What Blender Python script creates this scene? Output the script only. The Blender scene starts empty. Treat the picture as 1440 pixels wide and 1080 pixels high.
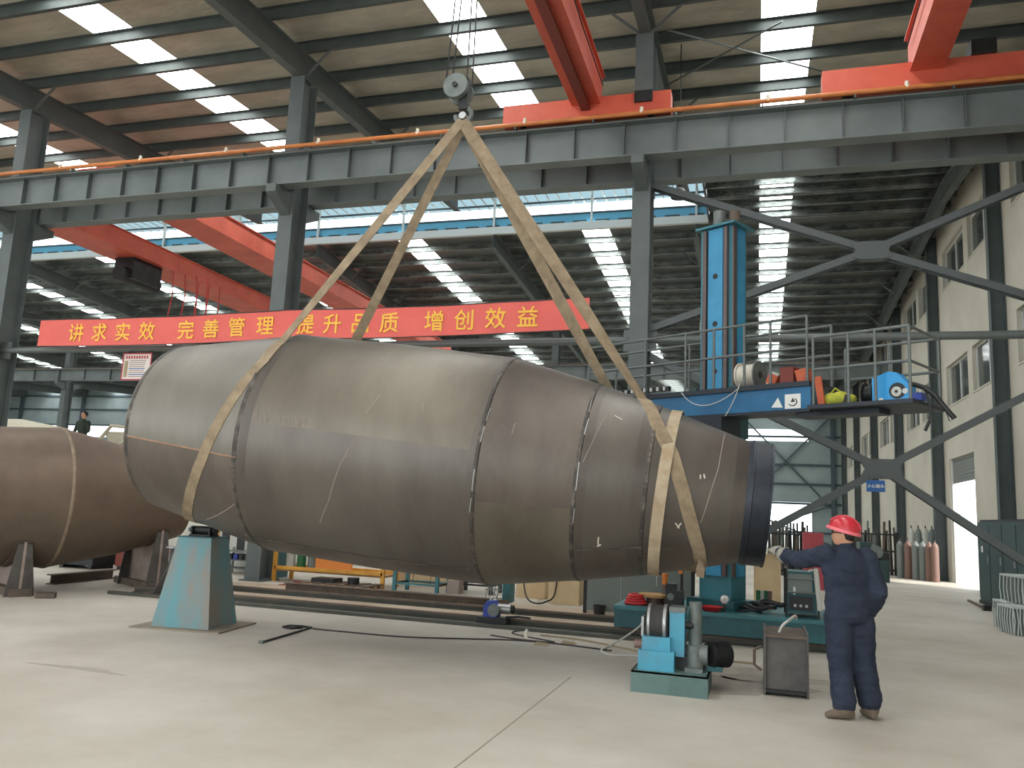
import bpy, bmesh, math, random
from mathutils import Vector, Matrix
random.seed(7)
SC = bpy.context.scene
COL = SC.collection
PI = math.pi

# ------------------------------------------------------------------ camera
# calibrated from the vanishing points of runway beam, floor track and gable wall (1440 x 1080 frame)
FPX, CX, CY, CAMH = 1150.0, 720.0, 540.0, 1.68
_ey = Vector((1065 - CX, 737 - CY, FPX)).normalized()
_ex = -Vector((-3115 - CX, 543 - CY, FPX)).normalized()
_ex = (_ex - _ey * _ex.dot(_ey)).normalized()
_ez = _ex.cross(_ey)
RM = Matrix((_ex, _ey, _ez))            # world = RM @ (right, down, forward)
EYE = Vector((0, 0, CAMH))
cam_d = bpy.data.cameras.new('camera')
cam_d.sensor_width = 36.0
cam_d.lens = FPX / 1440.0 * 36.0
cam_d.clip_end = 500
cam = bpy.data.objects.new('camera', cam_d)
COL.objects.link(cam)
_r, _u, _b = RM @ Vector((1, 0, 0)), RM @ Vector((0, -1, 0)), RM @ Vector((0, 0, -1))
cam.matrix_world = Matrix(((_r.x, _u.x, _b.x, 0), (_r.y, _u.y, _b.y, 0), (_r.z, _u.z, _b.z, CAMH), (0, 0, 0, 1)))
SC.camera = cam

# ------------------------------------------------------------------ world, sun, exposure
SKY_STRENGTH = 2.4
SKYLIGHT_STRENGTH = 9.0
wd_ = bpy.data.worlds.new('World'); SC.world = wd_; wd_.use_nodes = True
bg = wd_.node_tree.nodes['Background']
bg.inputs['Color'].default_value = (0.90, 0.96, 1.0, 1)
bg.inputs['Strength'].default_value = SKY_STRENGTH
sun_d = bpy.data.lights.new('sun', 'SUN'); sun_d.energy = 5.0; sun_d.angle = 0.02
sun_d.color = (1.0, 0.95, 0.86)
sun = bpy.data.objects.new('sun', sun_d); COL.objects.link(sun)
sun.rotation_euler = Vector((-0.66, 0.45, -0.60)).to_track_quat('-Z', 'Y').to_euler()
sun.location = (30, 30, 30)
vs = SC.view_settings
vs.view_transform = 'Standard'; vs.look = 'None'; vs.gamma = 1.0; vs.use_curve_mapping = False
vs.exposure = 0.16

# ------------------------------------------------------------------ pixel helpers
def ray(x, y): return RM @ Vector((x - CX, y - CY, FPX))
def onZ(x, y, z=0.0):
    d = ray(x, y); return EYE + d * ((z - CAMH) / d.z)
def onY(x, y, Y):
    d = ray(x, y); return EYE + d * (Y / d.y)
def onX(x, y, X):
    d = ray(x, y); return EYE + d * (X / d.x)

# ------------------------------------------------------------------ materials
def lin(c):
    return tuple((v / 12.92 if v <= 0.04045 else ((v + 0.055) / 1.055) ** 2.4) for v in (q / 255.0 for q in c))
MATS = {}
def mat(name, col, rough=0.6, metal=0.0, col2=None, scale=3.0, bump=0.0, bscale=None, stretch=None, detail=6.0, contrast=(0.35, 0.65), spec=0.5, transl=0.0):
    m = bpy.data.materials.new(name); m.use_nodes = True
    nt = m.node_tree; n = nt.nodes; b = n['Principled BSDF']
    c1 = lin(col)
    b.inputs['Base Color'].default_value = (*c1, 1)
    b.inputs['Roughness'].default_value = rough
    b.inputs['Metallic'].default_value = metal
    b.inputs['Specular IOR Level'].default_value = spec
    if transl: b.inputs['Transmission Weight'].default_value = transl
    tc = n.new('ShaderNodeTexCoord')
    mp = n.new('ShaderNodeMapping')
    nt.links.new(tc.outputs['Object'], mp.inputs['Vector'])
    if stretch: mp.inputs['Scale'].default_value = stretch
    if col2:
        nz = n.new('ShaderNodeTexNoise'); nz.inputs['Scale'].default_value = scale; nz.inputs['Detail'].default_value = detail
        nz.inputs['Roughness'].default_value = 0.62
        nt.links.new(mp.outputs['Vector'], nz.inputs['Vector'])
        cr = n.new('ShaderNodeValToRGB')
        cr.color_ramp.elements[0].position = contrast[0]; cr.color_ramp.elements[1].position = contrast[1]
        cr.color_ramp.elements[0].color = (*c1, 1); cr.color_ramp.elements[1].color = (*lin(col2), 1)
        nt.links.new(nz.outputs['Fac'], cr.inputs['Fac'])
        nt.links.new(cr.outputs['Color'], b.inputs['Base Color'])
    if bump:
        nb = n.new('ShaderNodeTexNoise'); nb.inputs['Scale'].default_value = bscale or scale * 4; nb.inputs['Detail'].default_value = 4
        nt.links.new(mp.outputs['Vector'], nb.inputs['Vector'])
        bp = n.new('ShaderNodeBump'); bp.inputs['Strength'].default_value = bump; bp.inputs['Distance'].default_value = 0.05
        nt.links.new(nb.outputs['Fac'], bp.inputs['Height']); nt.links.new(bp.outputs['Normal'], b.inputs['Normal'])
    MATS[name] = m
    return m
def emis(name, col, strength):
    m = bpy.data.materials.new(name); m.use_nodes = True
    nt = m.node_tree; nt.nodes.remove(nt.nodes['Principled BSDF'])
    e = nt.nodes.new('ShaderNodeEmission'); e.inputs['Color'].default_value = (*col, 1); e.inputs['Strength'].default_value = strength
    nt.links.new(e.outputs[0], nt.nodes['Material Output'].inputs['Surface'])
    MATS[name] = m
    return m

mat('concrete', (199, 193, 182), 0.60, 0, (168, 160, 146), 0.38, 0.06, 9, detail=11, contrast=(0.36, 0.68), spec=0.35)
mat('floor_dust', (186, 168, 148), 0.8, 0, (160, 140, 120), 0.8, detail=10)
mat('saddle_pale', (164, 148, 140), 0.65, 0.1, (138, 118, 108), 3)
mat('heat_band', (88, 82, 77), 0.42, 0.5, (104, 97, 90), 3, stretch=(1, .5, .5))
mat('tan_plate', (150, 140, 124), 0.75, 0.05, (128, 118, 104), 3)
mat('joint', (142, 134, 120), 0.9)
mat('asphalt', (190, 188, 182), 0.9)
mat('roof_sheet', (190, 185, 168), 0.45, 0.15, (150, 146, 132), 1.6, 0.55, 5.5, stretch=(0.5, 1, 1), contrast=(0.3, 0.72))
mat('foil_sheet', (104, 106, 102), 0.30, 0.55, (72, 75, 73), 1.6, 0.8, 4.5, stretch=(0.4, 1, 1), contrast=(0.3, 0.72))
mat('purlin_grey', (78, 86, 84), 0.55, 0.1, (64, 72, 70), 2)
mat('purlin_gleam', (140, 146, 142), 0.32, 0.55, (84, 90, 88), 3.0, 0.6, 12, stretch=(0.6, 1, 1))  # bright streaks of lit foil along far purlins, put into a lighter metallic colour
mat('frame_grey', (98, 105, 104), 0.55, 0.05, (84, 92, 91), 1.3)
mat('beam_grey', (116, 123, 122), 0.5, 0.05, (98, 106, 105), 0.9)
mat('wall_column', (82, 92, 92), 0.6, 0.05, (70, 80, 80), 1.2)
mat('brace_grey', (88, 94, 94), 0.55, 0.2)
mat('cream_wall', (200, 196, 181), 0.85, 0, (187, 183, 168), 0.6, 0.05, 30)
mat('far_panel', (150, 165, 165), 0.7, 0, (138, 152, 153), 0.7)
mat('far_dark', (70, 84, 90), 0.75)
mat('white_frame', (205, 208, 204), 0.5)
mat('pane', (58, 66, 66), 0.12, 0.0, (74, 82, 80), 0.5, spec=0.8)
mat('shutter', (128, 132, 128), 0.5, 0.2)
mat('pipe_orange', (206, 128, 66), 0.5, 0, (186, 106, 56), 2)
mat('insulator', (226, 220, 200), 0.5)
mat('crane_red', (214, 100, 76), 0.5, 0, (194, 84, 64), 1.2)
mat('crane_dark', (120, 52, 44), 0.6)
mat('dark_metal', (52, 54, 54), 0.5, 0.4, (40, 40, 40), 5)
mat('black', (26, 27, 28), 0.5)
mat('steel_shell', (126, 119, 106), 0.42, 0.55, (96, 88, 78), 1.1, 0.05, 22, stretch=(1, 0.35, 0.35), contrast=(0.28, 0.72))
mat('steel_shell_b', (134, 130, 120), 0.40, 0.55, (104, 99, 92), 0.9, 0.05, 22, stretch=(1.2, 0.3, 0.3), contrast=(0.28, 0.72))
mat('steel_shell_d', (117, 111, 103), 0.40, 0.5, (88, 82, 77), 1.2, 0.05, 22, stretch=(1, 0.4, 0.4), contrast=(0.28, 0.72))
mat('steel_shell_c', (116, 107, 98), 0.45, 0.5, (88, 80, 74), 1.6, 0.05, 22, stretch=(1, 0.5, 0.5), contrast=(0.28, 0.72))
mat('weld', (72, 68, 64), 0.45, 0.5, (120, 114, 106), 7, 0.4, 40, contrast=(0.45, 0.75))
mat('weld_rust', (176, 140, 112), 0.6, 0.2, (146, 112, 90), 12)
mat('weld_tan', (150, 132, 112), 0.5, 0.3, (124, 106, 90), 8)
mat('teal_pale', (100, 126, 122), 0.6, 0.05, (82, 106, 103), 3)
mat('collar_black', (46, 52, 60), 0.42, 0.4, (34, 38, 44), 4)
mat('chalk', (206, 196, 184), 0.9)
mat('chalk_pink', (160, 147, 140), 0.9)
mat('rusty_tank', (124, 108, 93), 0.5, 0.35, (98, 85, 74), 1.1, 0.05, 18, contrast=(0.3, 0.7))
mat('cream_tank', (214, 208, 184), 0.5, 0, (200, 192, 168), 2)
mat('strap', (158, 140, 114), 0.85, 0, (128, 112, 90), 6)
mat('strap_light', (182, 168, 144), 0.85, 0, (160, 138, 108), 5)
mat('banner_red', (228, 100, 88), 0.5, 0, (220, 92, 82), 1.5)
mat('banner_yellow', (246, 190, 70), 0.6)
mat('teal', (62, 122, 128), 0.5, 0.05, (48, 98, 104), 2.2, 0.05)
mat('teal_worn', (94, 146, 154), 0.55, 0.05, (134, 128, 120), 2.4, stretch=(1.4, 1.4, 0.35), contrast=(0.40, 0.64))
mat('teal_dark', (40, 92, 98), 0.5, 0.05, (32, 74, 80), 3)
mat('sky_blue', (70, 158, 184), 0.5, 0.05, (86, 140, 160), 3)
mat('boom_blue', (36, 108, 152), 0.4, 0.05, (30, 92, 132), 1.5)
mat('boom_dark', (34, 42, 52), 0.5, 0.05)
mat('mast_blue', (62, 150, 192), 0.4, 0.05, (52, 132, 172), 1.5)
mat('mast_teal', (66, 128, 142), 0.5, 0.05, (54, 110, 122), 2)
mat('guide_brown', (104, 92, 90), 0.45, 0.5)
mat('rail_grey', (104, 110, 108), 0.5, 0.3)
mat('rail_rust', (112, 96, 84), 0.7, 0.2, (88, 80, 72), 4)
mat('track_dark', (66, 72, 66), 0.55, 0.3, (84, 80, 70), 3)
mat('rubber', (58, 55, 54), 0.7, 0, (48, 46, 45), 6)
mat('silver', (170, 170, 168), 0.35, 0.6)
mat('gear_grey', (120, 126, 122), 0.55, 0.3, (96, 104, 102), 5)
mat('box_rust', (98, 94, 90), 0.6, 0.3, (78, 74, 72), 3)
mat('wood', (190, 150, 98), 0.7, 0, (168, 128, 80), 5, stretch=(1, 8, 8))
mat('white_plain', (226, 226, 220), 0.6)
mat('reel_white', (214, 208, 194), 0.6, 0, (196, 188, 172), 4)
mat('orange_box', (206, 104, 66), 0.6, 0, (184, 86, 56), 3)
mat('maroon', (128, 62, 54), 0.7)
mat('yellow_green', (186, 186, 62), 0.7, 0, (150, 154, 50), 6)
mat('feeder_blue', (38, 152, 216), 0.4)
mat('deep_blue', (36, 66, 164), 0.4, 0, (28, 54, 140), 3)
mat('red', (196, 44, 46), 0.5)
mat('pink_box', (170, 74, 82), 0.7)
mat('yellow_rack', (214, 160, 62), 0.55, 0, (196, 136, 50), 3)
mat('orange_panel', (214, 128, 54), 0.6)
mat('tan_block', (206, 184, 148), 0.85, 0, (190, 166, 130), 2)
mat('green', (46, 104, 66), 0.6)
mat('cabinet_green', (40, 72, 72), 0.5, 0.05, (34, 60, 60), 2)
mat('mesh_white', (188, 196, 192), 0.7)
mat('cyl_brown', (120, 92, 82), 0.5)
mat('cyl_grey', (112, 120, 116), 0.5)
mat('cyl_white', (190, 190, 182), 0.5)
mat('sign_blue', (30, 92, 160), 0.5)
mat('coverall', (54, 60, 75), 0.9, 0, (44, 50, 64), 4, 0.3, 14, spec=0.2)
mat('skin', (196, 146, 118), 0.6)
mat('helmet_red', (190, 44, 56), 0.3)
mat('helmet_rim', (226, 110, 120), 0.4)
mat('glove', (158, 154, 142), 0.9, 0, (136, 130, 118), 12)
mat('shoe', (110, 96, 82), 0.8)
mat('hair', (26, 24, 24), 0.6)
mat('green_shirt', (34, 48, 36), 0.8)
mat('trousers', (40, 42, 48), 0.8)
mat('cable_white', (198, 198, 190), 0.6)
mat('cable_tan', (158, 142, 112), 0.7)
mat('cable_dark', (50, 46, 44), 0.6)
mat('cable_red', (190, 60, 56), 0.6)
mat('louvre_blue', (94, 166, 196), 0.5)
mat('paper', (226, 214, 206), 0.7)
emis('skylight', (0.97, 1.0, 0.985), SKYLIGHT_STRENGTH)
emis('monitor_sheet', (0.52, 0.78, 0.88), 0.75)

# ------------------------------------------------------------------ mesh builder
class MB:
    def __init__(s): s.v = []; s.f = []
    def add(s, vs, fs):
        o = len(s.v); s.v += [tuple(v) for v in vs]; s.f += [tuple(i + o for i in f) for f in fs]; return s
    def box(s, a, b, M=None):
        x0, y0, z0 = (min(p, q) for p, q in zip(a, b)); x1, y1, z1 = (max(p, q) for p, q in zip(a, b))
        vs = [Vector(p) for p in ((x0, y0, z0), (x1, y0, z0), (x1, y1, z0), (x0, y1, z0), (x0, y0, z1), (x1, y0, z1), (x1, y1, z1), (x0, y1, z1))]
        if M: vs = [M @ v for v in vs]
        return s.add(vs, [(0, 3, 2, 1), (4, 5, 6, 7), (0, 1, 5, 4), (1, 2, 6, 5), (2, 3, 7, 6), (3, 0, 4, 7)])
    def cbox(s, c, size, M=None):
        c = Vector(c); h = Vector(size) * 0.5
        return s.box(c - h, c + h, M)
    def frustum(s, c, a0, b0, a1, b1, h):      # tapered block: base a0 x b0, top a1 x b1
        x, y, z = c; vs = []
        for (a, b, zz) in ((a0, b0, z), (a1, b1, z + h)):
            vs += [(x - a / 2, y - b / 2, zz), (x + a / 2, y - b / 2, zz), (x + a / 2, y + b / 2, zz), (x - a / 2, y + b / 2, zz)]
        return s.add(vs, [(0, 3, 2, 1), (4, 5, 6, 7), (0, 1, 5, 4), (1, 2, 6, 5), (2, 3, 7, 6), (3, 0, 4, 7)])
    def cyl(s, p0, p1, r, n=14, r1=None, cap=True):
        p0 = Vector(p0); p1 = Vector(p1); r1 = r if r1 is None else r1
        d = (p1 - p0).normalized(); u = d.orthogonal().normalized(); w = d.cross(u)
        vs = []
        for (p, q) in ((p0, r), (p1, r1)):
            vs += [p + (u * math.cos(2 * PI * i / n) + w * math.sin(2 * PI * i / n)) * q for i in range(n)]
        fs = [(i, (i + 1) % n, n + (i + 1) % n, n + i) for i in range(n)]
        if cap: fs += [tuple(range(n - 1, -1, -1)), tuple(range(n, 2 * n))]
        return s.add(vs, fs)
    def bar(s, p0, p1, w, h, up=(0, 0, 1)):     # rectangular bar between two points
        p0 = Vector(p0); p1 = Vector(p1); d = (p1 - p0).normalized(); up = Vector(up)
        if abs(d.dot(up)) > 0.99: up = Vector((0, 1, 0))
        a = d.cross(up).normalized() * (w / 2); b = a.cross(d).normalized() * (h / 2)
        vs = [p0 - a - b, p0 + a - b, p0 + a + b, p0 - a + b, p1 - a - b, p1 + a - b, p1 + a + b, p1 - a + b]
        return s.add(vs, [(0, 1, 2, 3), (7, 6, 5, 4), (0, 4, 5, 1), (1, 5, 6, 2), (2, 6, 7, 3), (3, 7, 4, 0)])
    def tube(s, pts, r, n=8):
        pts = [Vector(p) for p in pts]; vs = []; k = len(pts); prev = None
        for i, p in enumerate(pts):
            d = (pts[min(i + 1, k - 1)] - pts[max(i - 1, 0)]).normalized()
            u = (prev - d * prev.dot(d)) if prev else d.orthogonal()
            if u.length < 1e-5: u = d.orthogonal()
            u.normalize(); prev = u; w = d.cross(u)
            vs += [p + (u * math.cos(2 * PI * j / n) + w * math.sin(2 * PI * j / n)) * r for j in range(n)]
        fs = []
        for i in range(k - 1):
            for j in range(n): fs.append((i * n + j, i * n + (j + 1) % n, (i + 1) * n + (j + 1) % n, (i + 1) * n + j))
        fs += [tuple(range(n - 1, -1, -1)), tuple(range((k - 1) * n, k * n))]
        return s.add(vs, fs)
    def prism(s, poly, y0, y1, M=None):         # polygon in XZ extruded along Y
        n = len(poly)
        vs = [Vector((x, y0, z)) for x, z in poly] + [Vector((x, y1, z)) for x, z in poly]
        if M: vs = [M @ v for v in vs]
        return s.add(vs, [tuple(range(n)), tuple(range(2 * n - 1, n - 1, -1))] + [(i, n + i, n + (i + 1) % n, (i + 1) % n) for i in range(n)])
    def lathe(s, prof, O, d, n=64, u=None):     # prof: list of (along, radius)
        O = Vector(O); d = Vector(d).normalized(); u = Vector(u).normalized() if u else d.orthogonal().normalized(); w = u.cross(d) * -1
        vs = []; k = len(prof)
        for (t, r) in prof:
            vs += [O + d * t + (u * math.cos(2 * PI * i / n) + w * math.sin(2 * PI * i / n)) * r for i in range(n)]
        fs = []
        for a in range(k - 1):
            for i in range(n): fs.append((a * n + i, a * n + (i + 1) % n, (a + 1) * n + (i + 1) % n, (a + 1) * n + i))
        return s.add(vs, fs)
    def sphere(s, c, r, n=16, m=10, sc=(1, 1, 1), M=None):
        c = Vector(c); vs = []
        for i in range(m + 1):
            t = PI * i / m
            for j in range(n):
                p = 2 * PI * j / n
                q = Vector((math.sin(t) * math.cos(p) * sc[0], math.sin(t) * math.sin(p) * sc[1], math.cos(t) * sc[2])) * r
                vs.append((M @ q if M else q) + c)
        fs = [(i * n + j, (i + 1) * n + j, (i + 1) * n + (j + 1) % n, i * n + (j + 1) % n) for i in range(m) for j in range(n)]
        return s.add(vs, fs)
    def ribbon(s, pts, nrm, w, th=0.012):
        pts = [Vector(p) for p in pts]; k = len(pts); vs = []
        for i, p in enumerate(pts):
            d = (pts[min(i + 1, k - 1)] - pts[max(i - 1, 0)]).normalized(); nn = Vector(nrm[i]); nn = (nn - d * nn.dot(d)).normalized()
            a = d.cross(nn) * ((w[i] if isinstance(w, list) else w) / 2)
            vs += [p - a, p + a, p + a + nn * th, p - a + nn * th]
        fs = [(3, 2, 1, 0), tuple(4 * (k - 1) + i for i in range(4))]
        for i in range(k - 1):
            for j in range(4): fs.append((4 * i + j, 4 * i + (j + 1) % 4, 4 * i + 4 + (j + 1) % 4, 4 * i + 4 + j))
        return s.add(vs, fs)
    def mesh(s, name, m, smooth=False, off=None):
        me = bpy.data.meshes.new(name)
        vs = s.v if off is None else [(v[0] - off[0], v[1] - off[1], v[2] - off[2]) for v in s.v]
        me.from_pydata(vs, [], s.f); me.update()
        b = bmesh.new(); b.from_mesh(me); bmesh.ops.recalc_face_normals(b, faces=b.faces); b.to_mesh(me); b.free()
        if m: me.materials.append(MATS[m] if isinstance(m, str) else m)
        if smooth:
            for p in me.polygons: p.use_smooth = True
            me.set_sharp_from_angle(angle=math.radians(38))
        return me
    def build(s, name, m, parent=None, smooth=False, world=False, loc=None):
        off = None
        if world and parent is not None: off = wloc(parent)
        o = bpy.data.objects.new(name, s.mesh(name, m, smooth, off)); COL.objects.link(o)
        if parent is not None: o.parent = parent
        if loc is not None: o.location = loc
        return o

def wloc(o):
    p = Vector(o.location)
    while o.parent is not None:
        o = o.parent; p += Vector(o.location)
    return p
def thing(name, label, cat, loc=(0, 0, 0), rz=0.0, group=None):
    o = bpy.data.objects.new(name, None); o.empty_display_size = 0.2; COL.objects.link(o)
    o.location = loc; o.rotation_euler = (0, 0, rz)
    o['label'] = label; o['category'] = cat
    if group: o['group'] = group
    return o
def tag(o, label, cat, group=None):
    o['label'] = label; o['category'] = cat
    if group: o['group'] = group
    return o
def struct(o): o['kind'] = 'structure'; return o
def inst(name, me, parent, loc, rot=None):
    o = bpy.data.objects.new(name, me); COL.objects.link(o); o.parent = parent; o.location = loc
    if rot: o.rotation_euler = rot
    return o
def recenter(o):
    """put a one-mesh thing's origin at its base centre"""
    me = o.data; xs = [v.co for v in me.vertices]
    c = Vector(((min(v.x for v in xs) + max(v.x for v in xs)) / 2, (min(v.y for v in xs) + max(v.y for v in xs)) / 2, min(v.z for v in xs)))
    me.transform(Matrix.Translation(-c)); o.location = c
    return o
ORD = ['first', 'second', 'third', 'fourth', 'fifth', 'sixth', 'seventh', 'eighth', 'ninth', 'tenth', 'eleventh', 'twelfth']
def text_mesh(s, size, m, name='lettering', extrude=0.004, bold=0.014):
    cu = bpy.data.curves.new(name, 'FONT'); cu.body = s; cu.size = size; cu.extrude = extrude; cu.align_x = 'CENTER'; cu.align_y = 'CENTER'
    o = bpy.data.objects.new(name, cu); COL.objects.link(o)
    dg = bpy.context.evaluated_depsgraph_get(); dg.update()
    me = bpy.data.meshes.new_from_object(o.evaluated_get(dg)); me.name = name
    bpy.data.objects.remove(o); bpy.data.curves.remove(cu)
    me.materials.clear(); me.materials.append(MATS[m])
    xs = [v.co.x for v in me.vertices]; ys = [v.co.y for v in me.vertices]
    me.transform(Matrix.Translation((-(min(xs) + max(xs)) / 2, -(min(ys) + max(ys)) / 2, 0)))
    bm_ = bmesh.new()
    for kz, (dx, dy) in enumerate(((-1, 0), (1, 0), (0, 1), (0, -1))):          # slightly bolder strokes
        c = me.copy(); c.transform(Matrix.Translation((dx * size * bold, dy * size * bold, kz * .0012))); bm_.from_mesh(c); bpy.data.meshes.remove(c)
    bm_.to_mesh(me); bm_.free()
    return me

# ================================================================== SETTING
XW = 6.45                                  # inner face of the gable wall
YC = 15.75                                 # centre line of the first column row
BAY = 8.05
COLX = [5.85, -2.2] + [-2.2 - BAY * k for k in range(1, 9)]
XL = -86.0
YE = 68.0
def roof_near(Y): return 12.25 + 0.066 * (Y - 14)
def roof_far(Y): return 13.19 - 0.067 * (Y - 28.3)
def roof_last(Y): return roof_far(54) + 0.067 * (Y - 54)

fl = MB().box((XL, -12, -0.3), (XW + 0.3, YE + 0.3, 0)).build('floor', 'concrete'); struct(fl)
fj = MB()
pA, pB = onZ(655, 1068), onZ(752, 992)
jx = (pA.x + pB.x) / 2
jm = MB().box((-0.006, -2.2, 0), (0.006, 1.6, 0.0015)).mesh('floor_joint', 'joint')
for jxx, ang in ((-1.98, 0),):
    pass
dj = (pB - pA); la = math.atan2(-dj.x, dj.y)
inst('floor_joint', jm, fl, (pA + dj * 0.9), (0, 0, la))
jm2 = MB().box((-30, -0.008, 0), (6, 0.008, 0.0015)).mesh('floor_joint', 'joint')
ap = MB().box((XW + 0.3, -12, -0.35), (60, YE, -0.05)).build('outdoor_apron', 'asphalt'); struct(ap)
ap2 = MB().box((XL, YE + 0.3, -0.35), (XW + 0.3, YE + 60, -0.05)).build('outdoor_yard', 'asphalt'); struct(ap2)

# ---- gable wall with its openings
WIN_OFF = ((0.7, 3.7), (4.3, 7.4))
wall_cols = [7.75, 16.1, 24.45, 32.8, 41.15, 49.5, 57.85, 66.2]
openings = []
for c in [-0.6] + wall_cols[:-1]:
    for (a, b) in WIN_OFF:
        openings.append((c + a, c + b, 6.06, 7.48)); openings.append((c + a, c + b, 10.33, 11.72))
DOOR = (28.45, 31.95, 0.0, 4.22)
openings.append(DOOR)
def wall_top(Y): return roof_near(Y) if Y < 28.3 else (roof_far(Y) if Y < 54 else roof_last(Y))
ys = sorted(set([-12.0, YE, 28.3, 54.0] + [o[0] for o in openings] + [o[1] for o in openings]))
zs = sorted(set([0.0] + [o[2] for o in openings] + [o[3] for o in openings]))
w = MB()
for i in range(len(ys) - 1):
    y0, y1 = ys[i], ys[i + 1]; ym = (y0 + y1) / 2
    solid = []
    for k in range(len(zs)):
        z0 = zs[k]; last = k == len(zs) - 1
        z1 = None if last else zs[k + 1]
        zm = z0 + 0.1 if last else (z0 + z1) / 2
        if any(o[0] < ym < o[1] and o[2] < zm < o[3] for o in openings): continue
        if last:
            ta, tb = wall_top(y0) - 0.02, wall_top(y1) - 0.02
            if min(ta, tb) <= z0: continue
            w.add([(XW, y0, z0), (XW + .3, y0, z0), (XW + .3, y1, z0), (XW, y1, z0), (XW, y0, ta), (XW + .3, y0, ta), (XW + .3, y1, tb), (XW, y1, tb)],
                  [(0, 3, 2, 1), (4, 5, 6, 7), (0, 1, 5, 4), (1, 2, 6, 5), (2, 3, 7, 6), (3, 0, 4, 7)])
        else:
            w.box((XW, y0, z0), (XW + .3, y1, z1))
wr = w.build('wall_right', 'cream_wall'); struct(wr)
n = 0
for (a, b, z0, z1) in openings:
    if (a, b, z0, z1) == DOOR or a < 14: 
        if (a, b, z0, z1) == DOOR: continue
        # plain glazing for bays out of view
    n += 1
    e = bpy.data.objects.new('window_%d' % n, None); COL.objects.link(e); e.location = (XW + 0.12, (a + b) / 2, z0); struct(e)
    hw = (b - a) / 2; h = z1 - z0
    f = MB(); t = 0.06
    f.box((0, -hw, 0), (.08, hw, t)).box((0, -hw, h - t), (.08, hw, h)).box((0, -hw, t), (.08, -hw + t, h - t)).box((0, hw - t, t), (.08, hw, h - t))
    f.build('window_frame', 'white_frame', e)
    nm = 1
    ps = [-hw + t + (2 * hw - 2 * t) * k / (nm + 1) for k in range(nm + 2)]
    for k in range(1, nm + 1):
        MB().box((-0.01, ps[k] - .035, t), (.07, ps[k] + .035, h - t)).build('mullion', 'white_frame', e)
    for k in range(nm + 1):
        MB().box((.03, ps[k], t), (.045, ps[k + 1], h - t)).build('pane', 'pane', e)
    MB().box((-0.14, -hw - .04, -0.05), (0.02, hw + .04, 0.0)).build('window_sill', 'cream_wall', e)
d1 = bpy.data.objects.new('door_1', None); COL.objects.link(d1); d1.location = (XW, (DOOR[0] + DOOR[1]) / 2, 0); struct(d1)
hw = (DOOR[1] - DOOR[0]) / 2
m = MB().box((.06, -hw, 0), (.2, -hw + .1, DOOR[3])).build('door_jamb', 'white_frame', d1)
m = MB().box((.06, hw - .1, 0), (.2, hw, DOOR[3])).build('door_jamb', 'white_frame', d1)
sl = MB().box((.10, -hw, 0), (.14, hw, 0.115)).mesh('shutter_slat', 'shutter')
for k in range(7):
    inst('shutter_slat', sl, d1, (0, 0, DOOR[3] - 0.12 * (k + 1)))
MB().cyl((.17, -hw, DOOR[3] - 0.02), (.17, hw, DOOR[3] - 0.02), 0.1, 12).build('shutter_roll', 'shutter', d1, True)

# ---- gable wall columns
for i, yc in enumerate(wall_cols[2:]):
    top = wall_top(yc) - 0.25
    t = thing('wall_column', 'dark grey steel column standing against the cream gable wall, %s from the cranes' % ORD[i], 'column', (XW - 0.02, yc, 0), 0, 'gable wall columns')
    MB().box((-0.36, -.125, 0), (-.342, .125, top)).build('flange', 'wall_column', t)
    MB().box((-0.018, -.125, 0), (0, .125, top)).build('flange', 'wall_column', t)
    MB().box((-0.342, -.010, 0), (-0.018, .010, top)).build('web', 'wall_column', t)
    MB().box((-0.44, -.20, 0), (0, .20, 0.025)).build('base_plate', 'wall_column', t)

# ---- far wall
fw = MB()
fo = [(-1.2, 3.85, 8.25, 9.2), (0.6, 4.05, 0.0, 3.5)]
fo.append((-30, -4, 1.2, 2.6)); fo.append((-84, -60, 7.4, 8.6))
xs_ = sorted(set([XL, XW] + [o[0] for o in fo] + [o[1] for o in fo])); zz_ = sorted(set([0, 12.3] + [o[2] for o in fo] + [o[3] for o in fo]))
for i in range(len(xs_) - 1):
    for k in range(len(zz_) - 1):
        xm = (xs_[i] + xs_[i + 1]) / 2; zm = (zz_[k] + zz_[k + 1]) / 2
        if any(o[0] < xm < o[1] and o[2] < zm < o[3] for o in fo): continue
        fw.box((xs_[i], YE, zz_[k]), (xs_[i + 1], YE + .2, zz_[k + 1]))
fwo = fw.build('wall_back', 'far_panel'); struct(fwo)
gm = MB().box((XL, YE - .12, -0.08), (XW, YE, 0.08)).mesh('girt', 'far_dark')
for z in (1.2, 3.4, 4.9, 6.4, 8.6, 10.2, 11.6): inst('girt', gm, fwo, (0, 0, z))
pm_ = MB().box((-.15, YE - .35, 0), (.15, YE - .12, 12.2)).mesh('wall_post', 'far_dark')
for k in range(11): inst('wall_post', pm_, fwo, (5.6 - BAY * k, 0, 0))
for (a, b) in (((-1.0, 3.3), (5.3, 10.0)), ((-1.0, 10.0), (5.3, 3.3)), ((-2.4, 0.3), (5.4, 3.3)), ((-2.4, 3.3), (5.4, 0.3))):
    MB().bar((a[0], YE - .2, a[1]), (b[0], YE - .2, b[1]), .12, .12).build('wall_brace', 'far_dark', fwo)
wl = MB().box((XL - .3, -12, 0), (XL, YE, 12)).build('wall_left', 'far_panel'); struct(wl)

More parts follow.
